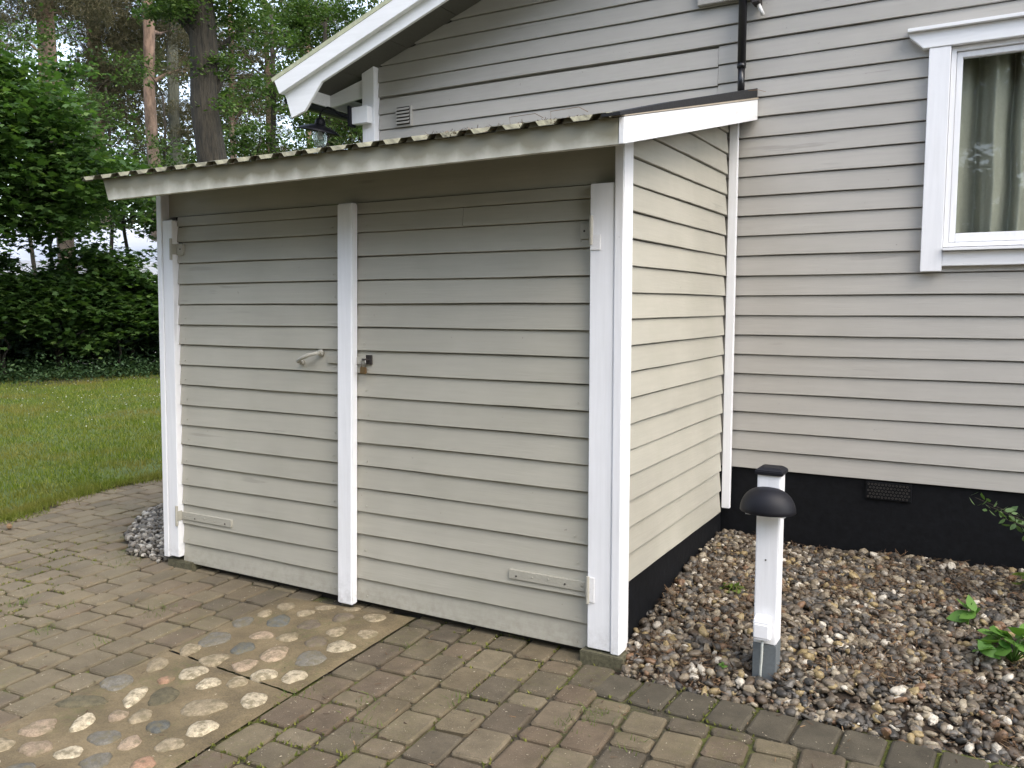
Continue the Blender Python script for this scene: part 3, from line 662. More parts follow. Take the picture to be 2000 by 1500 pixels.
# left and rear shell (dark inside)
MB().box(-2.945, -2.93, .08, D-.01, -.02, 2.3).box(-2.93, -.05, D-.02, D-.006, -.02, 2.6).build('inner_shell', M['interior'], shed)
MB().box(-2.97, -2.95, .08, D-.01, .2, 2.33).build('side_wall', M['grey_side'], shed)
MB().box(-.030, -.012, .062, 1.606, -.06, .362).build('plinth', M['black'], shed)
MB().box(-2.93, -.06, .055, .075, -.06, .06).build('plinth', M['interior'], shed)
# supports
MB().box(-.178, .027, -.052, .060, -.03, .050).build('footing_brick', M['brick'], shed, bevel=.004)
MB().box(-2.975, -2.76, -.022, .090, -.03, .044).build('footing_brick', M['brick'], shed, bevel=.006)
# roof
roof = empty('roof', (0, 0, 0), shed); roof.matrix_parent_inverse = Matrix.Translation(shed.location).inverted()
def roofpart(mb, name, mat, **k): 
    o = mb.build(name, mat, None, **k); o.parent = roof; return o
pr = []; x = -3.045; P_ = .148; H_ = .019
while x < .10:
    pr += [(x, H_), (x+.026, H_), (x+.042, 0), (x+.042+.064, 0), (x+.042+.064+.016, H_)]; x += P_
pr = [(a, b_) for a, b_ in pr if a < .115]+[(.118, H_)]
V = []; F = []; ys = [-.425, -.2, .2, .7, 1.2, 1.604]; n = len(pr)
for th in (0, -.0016):
    for y in ys:
        for a, h_ in pr: V.append((a, y, rz(y)+h_+th+(.0 if y > -.4 else random.uniform(-.0012, .0012))))
m_ = len(ys)*n
for i in range(len(ys)-1):
    for j in range(n-1): q = i*n+j; F.append((q, q+1, q+n+1, q+n)); F.append((m_+q+n, m_+q+n+1, m_+q+1, m_+q))
for j in range(n-1): F.append((j+1, j, m_+j, m_+j+1))
o = mk('roof_sheet', V, F, M['sheet']); o.parent = roof
# boarding under the sheet, closure filling the ridges at the eave
roofpart(MB().prism([(-.352, rz(-.352)-.030), (-.352, rz(-.352)-.010), (1.600, rz(1.6)-.010), (1.600, rz(1.6)-.030)], 'x', -2.93, .115), 'roof_boarding', M['soffit'])
for x in np.arange(-3.045, .10, P_):
    cl_ = MB().prism([(x-.014, -.005), (x, H_-.003), (x+.026, H_-.003), (x+.041, -.005)], 'y', -.408, -.38)
    cl_.v = [(a, b_, c_+rz(-.40)) for a, b_, c_ in cl_.v]
    roofpart(cl_, 'ridge_closure', M['closure'])
roofpart(MB().prism([(-2.862, 2.160), (.126, 2.180), (.126, 2.279), (-2.902, 2.277)], 'y', -.392, -.368), 'front_fascia', M['fascia'], bevel=.002)
s0, s1 = -.388, 1.606
def fb(y): return 2.181+.2290*(y+.39)
roofpart(MB().prism([(-.394, fb(-.394)), (s1, fb(s1)), (s1, fb(s1)+.1125), (-.394, fb(-.394)+.098)], 'x', .1275, .149), 'side_fascia', M['white_h'], bevel=.002)
roofpart(MB().prism([(-.396, fb(-.396)+.1005), (s1, fb(s1)+.1150), (s1, fb(s1)+.1245), (-.396, fb(-.396)+.1045)], 'x', .095, .1515), 'edge_board', M['tan'])
roofpart(MB().prism([(-.425, fb(-.425)+.1060), (s1, fb(s1)+.1260), (s1, fb(s1)+.176), (.2, fb(.2)+.140), (-.425, fb(-.425)+.118)], 'x', .070, .1460), 'edge_flashing', M['felt'])
for x in (-2.9, -2.3, -1.7, -1.1, -.5): roofpart(MB().prism([(-.366, rz(-.366)-.090), (-.366, rz(-.366)-.031), (.02, rz(.02)-.031), (.02, rz(.02)-.090)], 'x', x, x+.045), 'rafter', M['soffit'])
# needle litter caught on the shed roof
cl = []
for x, n_, s_ in [(-.70, 320, .04), (-.555, 110, .022), (-.415, 110, .022), (-.265, 150, .024), (-.12, 150, .024), (-.83, 30, .03), (-2.05, 16, .02), (-2.25, 30, .02), (-1.9, 12, .02), (.03, 15, .03)]:
    xx = rng.normal(x+.0, s_, n_); yy = rng.uniform(-.41, -.15, n_); cl.append(np.stack([xx, yy, rz(yy)+rng.uniform(.002, .018, n_)], 1))
tag(slivers('roof_litter', np.concatenate(cl), .022, .0016, M['needle'], .35), 'orange-brown pine needles caught in the grooves of the shed roof', 'needles', kind='stuff')
tw = MB()
for x, y in [(-.50, -.1), (-.2, -.3), (.08, 1.4)]:
    a = random.uniform(-.5, .5); z = rz(y); tw.tube([(x, y, z), (x+.04*a, y, z+.05), (x+.12, y, z+.055+.02*a), (x+.16, y, z+.03)], .0012, 5)
tag(tw.build('roof_twigs', M['needle']), 'thin dry twigs sticking up from the shed roof', 'twigs', kind='stuff')

# ================================================================== house
house = empty('timber_house', (2.2, 5.5, 0)); tag(house, 'grey clapboard house with white gable trim and black plinth behind the shed', 'house')
HP = house
def part(mb, name, mat, parent=None, **k): return mb.build(name, mat, parent or HP, **k)
# wall core leaves the window opening free
core = MB(); y0, y1 = D+.034, D+.10
for (a, b_, c_, d_) in [(-2.66, 1.10, .58, 3.28), (2.72, 7.06, .58, 3.28), (1.10, 2.72, .58, 1.80), (1.10, 2.72, 2.90, 3.28)]: core.box(a, b_, y0, y1, c_, d_)
core.prism([(-2.66, 3.28), (7.06, 3.28), (2.2, 5.03)], 'y', y0, y1)
gable = part(core, 'gable_wall', M['grey_house'])
ZH = [.623, .733, .8457, .959, 1.0728, 1.186, 1.2984, 1.4124, 1.5274, 1.6422, 1.7566, 1.8725, 1.9873, 2.101, 2.2137, 2.3257, 2.4365, 2.546, 2.657, 2.767, 2.869, 2.978, 3.09, 3.195, 3.31, 3.42, 3.53, 3.64, 3.75, 3.86, 3.97, 4.08, 4.19, 4.3, 4.41, 4.52, 4.63, 4.74, 4.85]
def soff(x): return 3.300+.3635*(min(x, 4.4-x)+2.6)          # underside of the rake at the wall
wx0, wx1 = 1.03, 2.79
for i, z in enumerate(ZH):
    zt = (ZH[i+1] if i+1 < len(ZH) else z+.11)-.0055
    xl, xr_ = (-2.579 if z > 2.55 else -.2), 7.0
    if z > 3.2: xl = max(xl, -2.6+(z-3.300)/.3635+.02); xr_ = min(xr_, 4.4-xl)
    segs = [(xl, xr_)]
    if 1.757 <= z < 2.95: segs = [(xl, wx0-.004), (wx1, 7.0)]
    if 2.74 < z < 3.07: segs = [(xl, -.088), (-.086, segs[0][1])]+segs[1:]
    for k_, (a, b_) in enumerate(segs):
        dz = -.011 if (2.74 < z < 3.07 and k_ == 0) else 0
        board(gable, M['grey_house'], 'x', a, b_, z+dz, zt+dz, D, -1, 900+i*5+k_, step=.12 if z > 3.1 else .2, topfn=(lambda x: max(soff(x)-.004, z+.0)) if z > 3.1 else None, t=.013)
part(MB().prism([(-2.694, 2.60), (-2.583, 2.60), (-2.583, 3.302), (-2.694, 3.262)], 'y', D-.045, D+.024), 'corner_board', M['white'], bevel=.003)
part(MB().box(-2.66, -2.60, D+.11, 9.6, -.05, 3.25), 'side_wall', M['grey_house'])
part(MB().box(7.0, 7.06, D+.11, 9.6, -.05, 3.25).box(-2.6, 7.0, 9.5, 9.6, -.05, 3.25), 'rear_wall', M['grey_house'])
part(MB().box(-2.64, 7.04, D+.018, D+.09, -.06, .628), 'plinth', M['black'])
# plinth ventilation grille
vg = part(MB().box(.795, 1.025, D+.004, D+.0165, .515, .612), 'plinth_vent', M['black'])
hm = MB()
for r_i in range(5):
    for c_i in range(12):
        xx = .808+c_i*.0178+(.0089 if r_i % 2 else 0); zz = .527+r_i*.0175; hm.lathe([(.0062, 0), (.0050, .0022), (.0035, .0)], (0, 0, 0), 6)
        for w in range(len(hm.v)-18, len(hm.v)): a = hm.v[w]; hm.v[w] = (xx+a[0], D+.004-a[2], zz+a[1])
tag(hm.build('vent_mesh', M['interior'], vg), kind='stuff')
# louvred wall vent
wv_ = part(MB().box(-2.420, -2.278, D-.012, D+.012, 2.858, 3.000), 'wall_vent', M['grey_house'], bevel=.002)
for i in range(5):
    z = 2.886+i*.0235; MB().prism([(D-.030, z-.006), (D-.0125, z+.010), (D-.0125, z+.006), (D-.028, z-.010)], 'x', -2.402, -2.292).build('slat', M['grey_house'], wv_)
MB().box(-2.404, -2.290, D-.0145, D-.0125, 2.87, 2.995).build('vent_opening', M['interior'], wv_)
# roof of the house
hr = empty('roof', (0, 0, 0), house); hr.matrix_parent_inverse = Matrix.Translation(house.location).inverted()
def hpart(mb, name, mat, **k):
    o = mb.build(name, mat, None, **k); o.parent = hr; return o
BY = 1.2; sl = .352
def rake(x, z0): return z0+sl*(x+3.16)
XR = 2.2
def strip(pts_l, z_top_at, z_bot_at, ya, yb, name, mat, x0=-3.16, x0b=None, bevel=0, mirror=True):
    x0b = x0 if x0b is None else x0b
    L = [(x0, z_top_at+sl*(x0+3.16)), (x0b, z_bot_at+sl*(x0b+3.16)), (XR, z_bot_at+sl*(XR+3.16)), (XR, z_top_at+sl*(XR+3.16))]
    mb = MB().prism(L, 'y', ya, yb)
    if mirror: mb.prism([(4.4-a, b_) for a, b_ in L][::-1], 'y', ya, yb)
    return hpart(mb, name, mat, bevel=bevel)
strip(0, 3.214, 3.184, BY-.030, BY+.05, 'verge_strip', M['algae'], x0=-3.193, x0b=-3.180)
strip(0, 3.1835, 3.072, BY-.028, BY+.011, 'upper_barge_board', M['white_h'], x0=-3.164, x0b=-3.118, bevel=.002)
lb = MB().prism([(-3.112, 3.098), (-3.092, 3.060), (-3.044, 2.919), (-2.918, 2.955), (-2.759, 3.132), (XR, 3.132+sl*(XR+2.759)), (XR, 3.085+sl*(XR+3.1)+.06), (-3.0, 3.085+.035+.06)], 'y', BY+.012, BY+.034)
hpart(lb, 'lower_barge_board', M['white_h'], bevel=.002)
hpart(MB().prism([(4.4+3.112, 3.098), (4.4-XR, 3.145+sl*(XR+3.1)), (4.4-XR, 3.132+sl*(XR+2.759)), (4.4+2.759, 3.132)], 'y', BY+.001, BY+.026), 'lower_barge_board', M['white_h'])
# soffit boards under the rake, each its own board
for i, (xa, xb_) in enumerate([(-3.05, -2.74), (-2.735, -2.32), (-2.315, -1.9), (-1.895, -1.2), (-1.195, -.3), (-.295, .9), (.905, 2.2)]):
    za, zb_ = 3.298+.3635*(xa+2.6), 3.298+.3635*(xb_+2.6)
    hpart(MB().prism([(xa, za), (xb_, zb_), (xb_, zb_+.012), (xa, za+.012)], 'y', BY+.027, D+.02), 'soffit_board', M['soffit'])
hpart(MB().prism([(4.4-2.2, 3.298+.3635*4.8), (4.4+3.05, 3.298-.3635*.45), (4.4+3.05, 3.31-.3635*.45), (4.4-2.2, 3.31+.3635*4.8)], 'y', BY+.027, D+.02), 'soffit_board', M['soffit'])
# roof deck
dk = MB()
for sgn in (0, 1):
    L = [(-3.18, 3.186), (XR, 3.186+sl*(XR+3.18)), (XR, 3.205+sl*(XR+3.18)+.005), (-3.18, 3.21)]
    if sgn: L = [(4.4-a, b_) for a, b_ in L][::-1]
    dk.prism(L, 'y', BY+.051, 9.9)
hpart(dk, 'roof_covering', M['felt'])
hpart(MB().box(-3.03, -3.012, BY+.03, 9.8, 3.060, 3.165), 'eave_fascia', M['white_h'])
hpart(MB().prism([(-3.010, 3.058), (-2.696, 3.100), (-2.696, 3.225), (-3.010, 3.145)], 'y', D-.030, D-.008), 'eave_closing_board', M['white_h'], bevel=.002)
gt = MB(); k_ = 10
gp_ = [(-3.09+.055*math.cos(a), 3.075+.055*math.sin(a)) for a in np.linspace(math.pi, 2*math.pi, k_)]
gp2 = [(-3.09+.051*math.cos(a), 3.075+.051*math.sin(a)) for a in np.linspace(2*math.pi, math.pi, k_)]
gt.prism(gp_+gp2, 'y', BY+.05, 9.8); hpart(gt, 'gutter', M['pipe'])
# block the wall lamp is fixed to
part(MB().box(-2.742, -2.60, D-.105, D-.0455, 2.898, 3.016), 'lamp_block', M['white'], bevel=.002)
# downpipe
dp_ = empty('downpipe', (0, 0, 0), house); dp_.matrix_parent_inverse = Matrix.Translation(house.location).inverted()
for nm, za, zb_, rd in (('upper_pipe', 2.93, 4.1, .0235), ('lower_pipe', 2.77, 2.935, .0200), ('pipe_collar', 2.925, 2.95, .0255)):
    o = MB().tube([(.064, D-.055, za), (.064, D-.055, zb_)], rd, 16).build(nm, M['pipe'], None, True); o.parent = dp_
part(MB().box(-.208, .11, D-.032, D+.0, 3.318, 3.62), 'wall_panel', M['grey_house'], bevel=.003)
fx = empty('wall_bracket', (.14, D-.05, 3.3)); tag(fx, 'black metal fixture with a pale stub on the house wall, right of the downpipe', 'bracket')
MB().box(.118, .160, D-.085, D-.004, 3.262, 3.56).build('bracket_arm', M['darkmetal'], fx, bevel=.004)
MB().tube([(.148, D-.045, 3.262), (.172, D-.030, 3.205)], .011, 10).build('stub', M['white_metal'], fx, True)

# ---- window
win = empty('window', (0, 0, 0), house); win.matrix_parent_inverse = Matrix.Translation(house.location).inverted()
def wpart(mb, name, mat, **k):
    o = mb.build(name, mat, None, **k); o.parent = win; return o
wc = (wx0+wx1)/2-.0
ya = D-.034
wpart(MB().box(1.021, 1.122, ya, D+.02, 1.760, 2.8985), 'side_casing', M['white'], bevel=.003)
wpart(MB().box(2*wc-1.122, 2*wc-1.021, ya, D+.02, 1.760, 2.8985), 'side_casing', M['white'], bevel=.003)
hx0, hx1 = .925, 2*wc-.925
wpart(MB().prism([(hx0, 2.985), (hx0, 2.968), (.995, 2.8995), (2*wc-.995, 2.8995), (hx1, 2.968), (hx1, 2.985)], 'y', ya-.004, D+.02), 'head_casing', M['white_h'], bevel=.003)
wpart(MB().prism([(ya-.030, 2.986), (D+.01, 2.986), (D+.01, 3.016), (ya-.030, 3.004)], 'x', hx0-.006, hx1+.006), 'drip_cap', M['white_h'], bevel=.002)
wpart(MB().box(1.1225, 2*wc-1.1225, ya+.008, D+.02, 1.787, 1.862), 'apron', M['white_h'], bevel=.003)
wpart(MB().prism([(ya-.022, 1.864), (D+.05, 1.870), (D+.05, 1.886), (ya-.022, 1.880)], 'x', 1.1225, 2*wc-1.1225), 'sill', M['white_h'], bevel=.003)
fx0, fx1, fz0, fz1 = 1.1235, 2*wc-1.1235, 1.886, 2.897
of = MB().box(fx0, fx0+.024, D-.006, D+.06, fz0, fz1).box(fx1-.024, fx1, D-.006, D+.06, fz0, fz1).box(fx0+.024, fx1-.024, D-.006, D+.06, fz1-.024, fz1).box(fx0+.024, fx1-.024, D-.006, D+.06, fz0, fz0+.022)
wpart(of, 'outer_frame', M['white'], bevel=.002)
sx0, sx1, sz0, sz1 = fx0+.025, fx1-.025, fz0+.024, fz1-.026
sf = MB().box(sx0, sx0+.028, D+.006, D+.05, sz0, sz1).box(sx1-.028, sx1, D+.006, D+.05, sz0, sz1).box(sx0+.028, sx1-.028, D+.006, D+.05, sz1-.030, sz1).box(sx0+.028, sx1-.028, D+.006, D+.05, sz0, sz0+.046)
wpart(sf, 'sash', M['white'], bevel=.003)
wpart(MB().box(sx0+.022, sx1-.022, D+.026, D+.031, sz0+.04, sz1-.024), 'pane', M['glass'])
# room behind the window
rm = MB(); rx0, rx1, ry0, ry1, rz0, rz1 = -.3, 4.4, D+.105, 4.6, .6, 3.15
rm.add([(rx0, ry0, rz0), (rx1, ry0, rz0), (rx1, ry1, rz0), (rx0, ry1, rz0), (rx0, ry0, rz1), (rx1, ry0, rz1), (rx1, ry1, rz1), (rx0, ry1, rz1)], [(0, 1, 2, 3), (4, 7, 6, 5), (3, 2, 6, 7), (0, 3, 7, 4), (1, 5, 6, 2)])
part(rm, 'room_interior', M['interior'])
cu = []; cf = []; n = 150; zs_ = [1.84, 1.95, 2.2, 2.5, 2.80, 2.98]
for j, z in enumerate(zs_):
    for i in range(n+1):
        t_ = i/n; wd = .44-.055*abs(z-2.15)*1.0+(.03 if z > 2.6 else 0); x = 1.10+t_*wd
        y = D+.155+.050*math.sin(t_*21+.9*math.sin(t_*7)+.25*math.sin(z*4))+.011*math.sin(t_*49+z*1.5)+.010*math.sin(t_*11+z*2.2)
        cu.append((x, y, z))
for j in range(len(zs_)-1):
    for i in range(n): q = j*(n+1)+i; cf.append((q, q+1, q+n+2, q+n+1))
cur = mk('curtain', cu, cf, M['curtain'], None, True); tag(cur, 'pale linen curtain hanging in folds behind the window pane', 'curtain')
# right hand curtain of the pair
cur2 = cur.copy(); COL.objects.link(cur2); cur2.scale = (-1, 1, 1); cur2.location = (2*wc, 0, 0)
cur2['label'] = 'pale linen curtain at the far right end of the window, beyond the picture edge'

# ================================================================== wall lamp
lamp = empty('wall_lamp', (-2.75, D-.06, 2.95)); tag(lamp, 'black gooseneck barn lamp with clear glass on the house corner', 'wall lamp')
ly = D-.085
MB().box(-2.760, -2.743, ly-.050, ly+.030, 2.880, 3.026).build('back_plate', M['cap'], lamp, bevel=.004)
MB().tube([(-2.755, ly, 2.953), (-2.80, ly-.01, 2.955), (-2.845, ly-.03, 2.975), (-2.885, ly-.05, 3.012), (-2.925, ly-.065, 3.028), (-2.962, ly-.08, 3.015), (-2.982, ly-.085, 2.985), (-2.988, ly-.088, 2.95)], .0085, 10).build('arm', M['cap'], lamp, True)
lc = (0, 0, 0); tilt = Matrix.Translation((-2.988, ly-.088, 2.90)) @ Matrix.Rotation(R(13), 4, 'Y')
def ltilt(v): return tuple(tilt @ Vector(v))
MB().lathe([(.0, .062), (.016, .060), (.030, .048), (.038, .028), (.040, .0), (.036, -.004)], lc, 24).build('lamp_cap', M['cap'], lamp, True, xf=ltilt)
MB().lathe([(.036, .006), (.075, -.002), (.125, -.022), (.158, -.040), (.157, -.044), (.124, -.027), (.075, -.007), (.036, .001)], lc, 32).build('shade', M['cap'], lamp, True, xf=ltilt)
m, nt, b = new_mat('clear_lamp_glass'); b.inputs['Base Color'].default_value = (.95, .97, .96, 1); b.inputs['Roughness'].default_value = .04; b.inputs['Transmission Weight'].default_value = 1; b.inputs['IOR'].default_value = 1.3
bump(nt, b, noise(nt, 45, 2, sc3=(1, 1, .1)).outputs[0], .6, .006)
MB().lathe([(.046, -.006), (.050, -.03), (.050, -.10), (.044, -.130), (.030, -.145), (.0, -.149), (.0, -.146), (.028, -.141), (.041, -.127), (.047, -.10), (.047, -.03), (.043, -.006)], (-2.988, ly-.088, 2.895), 24).build('glass_jar', m, lamp, True)
MB().lathe([(.0, -.095), (.016, -.09), (.022, -.07), (.018, -.045), (.012, -.03), (.012, -.004)], (-2.988, ly-.088, 2.895), 16).build('bulb', M['plastic_white'], lamp, True)

# ================================================================== bollard light
bx, by = .603, .122
bol = empty('bollard_light', (bx, by, .08)); tag(bol, 'white square garden bollard with black dome lamp, standing in the gravel', 'bollard light')
def sq(mb, w, za, zb_): return mb.box(bx-w/2, bx+w/2, by-w/2, by+w/2, za, zb_)
sq(MB(), .092, .190, .900).build('post', M['white'], bol, bevel=.004)
sq(MB(), .094, .02, .189).build('foot', M['greybase'], bol, bevel=.002)
cp = MB(); h_ = .056; cp.add([(bx-h_, by-h_, .8975), (bx+h_, by-h_, .8975), (bx+h_, by+h_, .8975), (bx-h_, by+h_, .8975), (bx-h_, by-h_, .914), (bx+h_, by-h_, .914), (bx+h_, by+h_, .914), (bx-h_, by+h_, .914),
    (bx-.038, by-.038, .927), (bx+.038, by-.038, .927), (bx+.038, by+.038, .927), (bx-.038, by+.038, .927)],
    [(0, 3, 2, 1), (0, 1, 5, 4), (1, 2, 6, 5), (2, 3, 7, 6), (3, 0, 4, 7), (4, 5, 9, 8), (5, 6, 10, 9), (6, 7, 11, 10), (7, 4, 8, 11), (8, 9, 10, 11)])
cp.build('cap', M['cap'], bol, bevel=.003)
# half dome hood: front half of a squashed dome
dv = []; df = []; nu, nv = 28, 12; rad, hh = .112, .098; yb = by-.046
for j in range(nv+1):
    ph = (math.pi/2)*j/nv; rr = rad*math.cos(ph)**.8 if j < nv else 0; zz = .752+hh*math.sin(ph)
    if j == 0: rr = rad
    for i in range(nu+1):
        a = math.pi+math.pi*i/nu; dv.append((bx+rr*math.cos(a), yb+rr*.88*math.sin(a), zz))
for j in range(nv):
    for i in range(nu): q = j*(nu+1)+i; df.append((q, q+1, q+nu+2, q+nu+1))
base = len(dv)
for i in range(nu+1): x_, y_, z_ = dv[i]; dv.append((bx+(x_-bx)*.97, yb+(y_-yb)*.97, .7485))
for i in range(nu): df.append((i+1, i, base+i, base+i+1))
df.append(tuple(base+i for i in range(nu+1)))
df.append(tuple([j*(nu+1) for j in range(nv+1)]+[j*(nu+1)+nu for j in range(nv, -1, -1)]))
hood = mk('hood', dv, df, M['cap'], bol); 
for p_ in hood.data.polygons: p_.use_smooth = len(p_.vertices) == 4
MB().box(bx-.078, bx+.078, by-.10, by-.0465, .7405, .748).build('light_diffuser', M['plastic_white'], bol)
sb = MB().prism([(by-.0465, .214), (by-.080, .214), (by-.090, .224), (by-.090, .288), (by-.078, .308), (by-.0465, .318)], 'x', bx-.038, bx+.028).build('switch_box', M['plastic_white'], bol, bevel=.006)
MB().tube([(bx-.004, by-.068, .216), (bx-.004, by-.068, .18), (bx-.006, by-.066, .13), (bx-.009, by-.064, .08), (bx-.010, by-.06, .03)], .0055, 10).build('cable', M['cable'], bol, True)
MB().tube([(bx-.006, by-.0475, .150), (bx-.006, by-.051, .150)], .007, 8).build('screw', M['steel'], bol)
MB().tube([(bx-.004, by-.0462, .545), (bx-.004, by-.0475, .545)], .0035, 8).build('screw', M['darkmetal'], bol)

# ================================================================== vegetation
MAPLE = np.array([(0,-.45),(.16,-.30),(.42,-.36),(.30,-.06),(.54,.12),(.24,.14),(0,.58),(-.24,.14),(-.54,.12),(-.30,-.06),(-.42,-.36),(-.16,-.30)])
OVAL = np.array([(0,-.5),(.22,-.2),(.24,.12),(0,.5),(-.24,.12),(-.22,-.2)])
def leafcloud(name, C, size, shape, mat, tilt=.5, parent=None, fold=.25):
    n = len(C); k = len(shape); nz = np.stack([rng.normal(0, tilt, n), rng.normal(0, tilt, n), np.ones(n)], 1); nz /= np.linalg.norm(nz, axis=1, keepdims=True)
    a = rng.uniform(0, 6.28, n); t = np.stack([np.cos(a), np.sin(a), np.zeros(n)], 1); t -= nz*np.sum(t*nz, 1, keepdims=True); t /= np.linalg.norm(t, axis=1, keepdims=True); b_ = np.cross(nz, t)
    s_ = np.broadcast_to(size, n)*rng.uniform(.6, 1.2, n)
    V = C[:, None, :]+s_[:, None, None]*(shape[None, :, :1]*t[:, None, :]+shape[None, :, 1:]*b_[:, None, :]-fold*(np.abs(shape[None, :, :1])+.5*np.maximum(shape[None, :, 1:], 0))*nz[:, None, :])
    return fast(name, V.reshape(-1, 3), np.arange(n*k).reshape(n, k), mat, parent)
def sprays(blobs, per, leaves, rad=.35, thick=.05, flat=.75, droop=.25):
    out = []
    for (x, y, z, r) in blobs:
        m_ = max(1, int(per*r**2.2))
        d = rng.normal(size=(m_, 3)); d /= np.linalg.norm(d, axis=1, keepdims=True); q = d*(rng.uniform(.15, 1, m_)**.5)[:, None]*r*np.array([1, 1, flat])
        c0 = q+np.array([x, y, z])
        for i in range(m_):
            rr = rad*rng.uniform(.6, 1.4); p = rng.normal(size=(leaves, 3))*np.array([rr*.5, rr*.5, thick])
            ou = q[i, :2]/(np.linalg.norm(q[i, :2])+.01); p[:, 2] -= droop*(p[:, 0]*ou[0]+p[:, 1]*ou[1]); out.append(c0[i]+p)
    return np.concatenate(out)
def trunk_tube(mb, base, top, r0, r1, bend=.15, n=9, k=10, seed=0):
    rr = random.Random(seed); b_, t_ = Vector(base), Vector(top); pts = []; rads = []
    for i in range(n):
        s_ = i/(n-1); w = math.sin(s_*math.pi)*bend; pts.append(b_.lerp(t_, s_)+Vector((w*rr.uniform(-.6, .6), w*rr.uniform(-.6, .6), 0))); rads.append((r0+(r1-r0)*s_)*(1+(.35*(1-s_*6) if s_ < .16 else 0))*rr.uniform(.95, 1.05))
    mb.tube(pts, rads, k); return pts
def tree(name, label, base, top, r0, r1, blobs, mats, leaf, group=None, limbs=True, per=26, leaves=24, size=.12, shape=OVAL, tilt=.6, rad=.4, seed=1, cat='tree', flat=.75):
    t_ = empty(name, (base[0], base[1], 0)); tag(t_, label, cat, group)
    mb = MB(); pts = trunk_tube(mb, base, top, r0, r1, seed=seed)
    if limbs:
        for i, (x, y, z, r) in enumerate(blobs):
            zz = max(z-r*random.uniform(.1, .8), base[2]+1.0); p0 = min(pts, key=lambda p: abs(p.z-min(zz, top[2]-.3))); p1 = Vector((x, y, z)); mid = p0.lerp(p1, .5)+Vector((0, 0, random.uniform(-.1, .25)*r))
            mb.tube([p0, p0.lerp(mid, .5)+Vector((0, 0, .05)), mid, p1], [r1*.55+.01, r1*.42+.01, r1*.3+.008, .008], 6)
            for _ in range(5):
                e = p1+Vector([random.gauss(0, r*.55) for _ in range(3)]); mb.tube([mid.lerp(p1, random.uniform(.2, 1)), e], [.012, .004], 4)
    mb.build('trunk', mats[0], t_, True)
    if leaf != 'needles' and cat == 'tree':
        b2 = []
        for (x, y, z, r) in blobs:
            b2.append((x, y, z, r*.62))
            for _ in range(5):
                d = Vector([random.gauss(0, 1) for _ in range(3)]).normalized()*r*random.uniform(.5, 1.15); b2.append((x+d.x, y+d.y, z+d.z*.8, r*random.uniform(.3, .62)))
        blobs = b2
    if leaf == 'needles':
        C = sprays(blobs, per, leaves, rad, .12, .7, .1); n = len(C); V = []
        for _ in range(5):
            d = rng.normal(size=(n, 3))+np.array([0, 0, .5]); d /= np.linalg.norm(d, axis=1, keepdims=True); s_ = np.cross(d, rng.normal(size=(n, 3))); s_ /= np.linalg.norm(s_, axis=1, keepdims=True); L_ = size*rng.uniform(.6, 1.2, n)[:, None]
            V.append(np.stack([C-s_*.009, C+s_*.009, C+d*L_], 1))
        V = np.concatenate(V, 0); fast('crown', V.reshape(-1, 3), np.arange(len(V)*3).reshape(-1, 3), mats[1], t_)
    else:
        leafcloud('crown', sprays(blobs, per, leaves, rad, .06, flat), size, shape, mats[1], tilt, t_)
    return t_
def bl(*a): return [tuple(x) for x in a]
# --- pines
GP = 'red-barked pines beyond the hedge'
tree('pine_tree', 'leaning red-barked pine, leftmost of the tall trunks, rising behind the maples', (-22.15, 11.9, 0), (-22.34, 11.5, 13.5), .26, .17,
     bl((-22.5, 11.29, 10.2, 1.5), (-22.85, 12.61, 10.9, 1.5), (-22.0, 10.4, 11.2, 1.3), (-23.0, 12.0, 12.8, 1.9)), (M['pinebark'], M['pine']), 'needles', GP, per=38, leaves=26, size=.16, rad=.45, seed=3)
tree('pine_tree', 'slim straight red-brown pine trunk, second tall trunk from the left', (-26.51, 16.1, 0), (-26.50, 16.12, 14.5), .20, .14,
     bl((-25.76, 15.43, 11.3, 1.6), (-25.29, 16.09, 11.6, 1.5), (-25.32, 16.05, 10.02, 1.3), (-25.88, 15.26, 9.74, .9), (-25.87, 17.0, 8.9, 1.2), (-26.28, 16.43, 7.94, 1.0), (-26.83, 15.64, 8.56, .9), (-26.4, 16, 13, 1.8)), (M['pinebark'], M['pine']), 'needles', GP, per=40, leaves=26, size=.16, rad=.42, seed=4)
tree('pine_tree', 'pale orange pine trunk directly left of the thick dark trunk', (-23.11, 15.7, 0), (-23.13, 15.6, 14.0), .23, .16,
     bl((-24.3, 17.39, 11.25, .9), (-23.9, 16.6, 12.6, 1.3), (-22.4, 16.2, 9.4, .6), (-22.8, 16.4, 12.9, 1.2)), (M['pinebark'], M['pine']), 'needles', GP, per=36, leaves=26, size=.16, rad=.4, seed=5)
tree('pine_tree', 'grey-green trunk half hidden in leaves, between the pale pine and the dark trunk', (-28.15, 20.6, 0), (-28.12, 20.61, 15), .25, .2,
     bl((-28.02, 20.73, 9.2, 1.1), (-28.6, 21.2, 13, 1.6)), (M['greybark'], M['pine']), 'needles', GP, per=36, leaves=26, size=.18, rad=.45, seed=6)
tree('pine_tree', 'distant thin pine trunk seen right of the thick dark trunk', (-23.75, 19.5, 0), (-23.66, 19.65, 13), .14, .10,
     bl((-23.37, 19.97, 9.3, 1.3), (-23.46, 19.87, 11.2, 1.2)), (M['pinebark'], M['pine']), 'needles', GP, per=36, leaves=26, size=.16, rad=.4, seed=7)
tree('pine_tree', 'distant pine whose trunk shows above the white barge board', (-21.76, 21.56, 0), (-21.71, 21.61, 15), .12, .10,
     bl((-21.5, 21.8, 13.2, 1.3), (-22.3, 21.6, 11.6, .9)), (M['pinebark'], M['pine']), 'needles', GP, per=36, leaves=26, size=.16, rad=.4, seed=8)
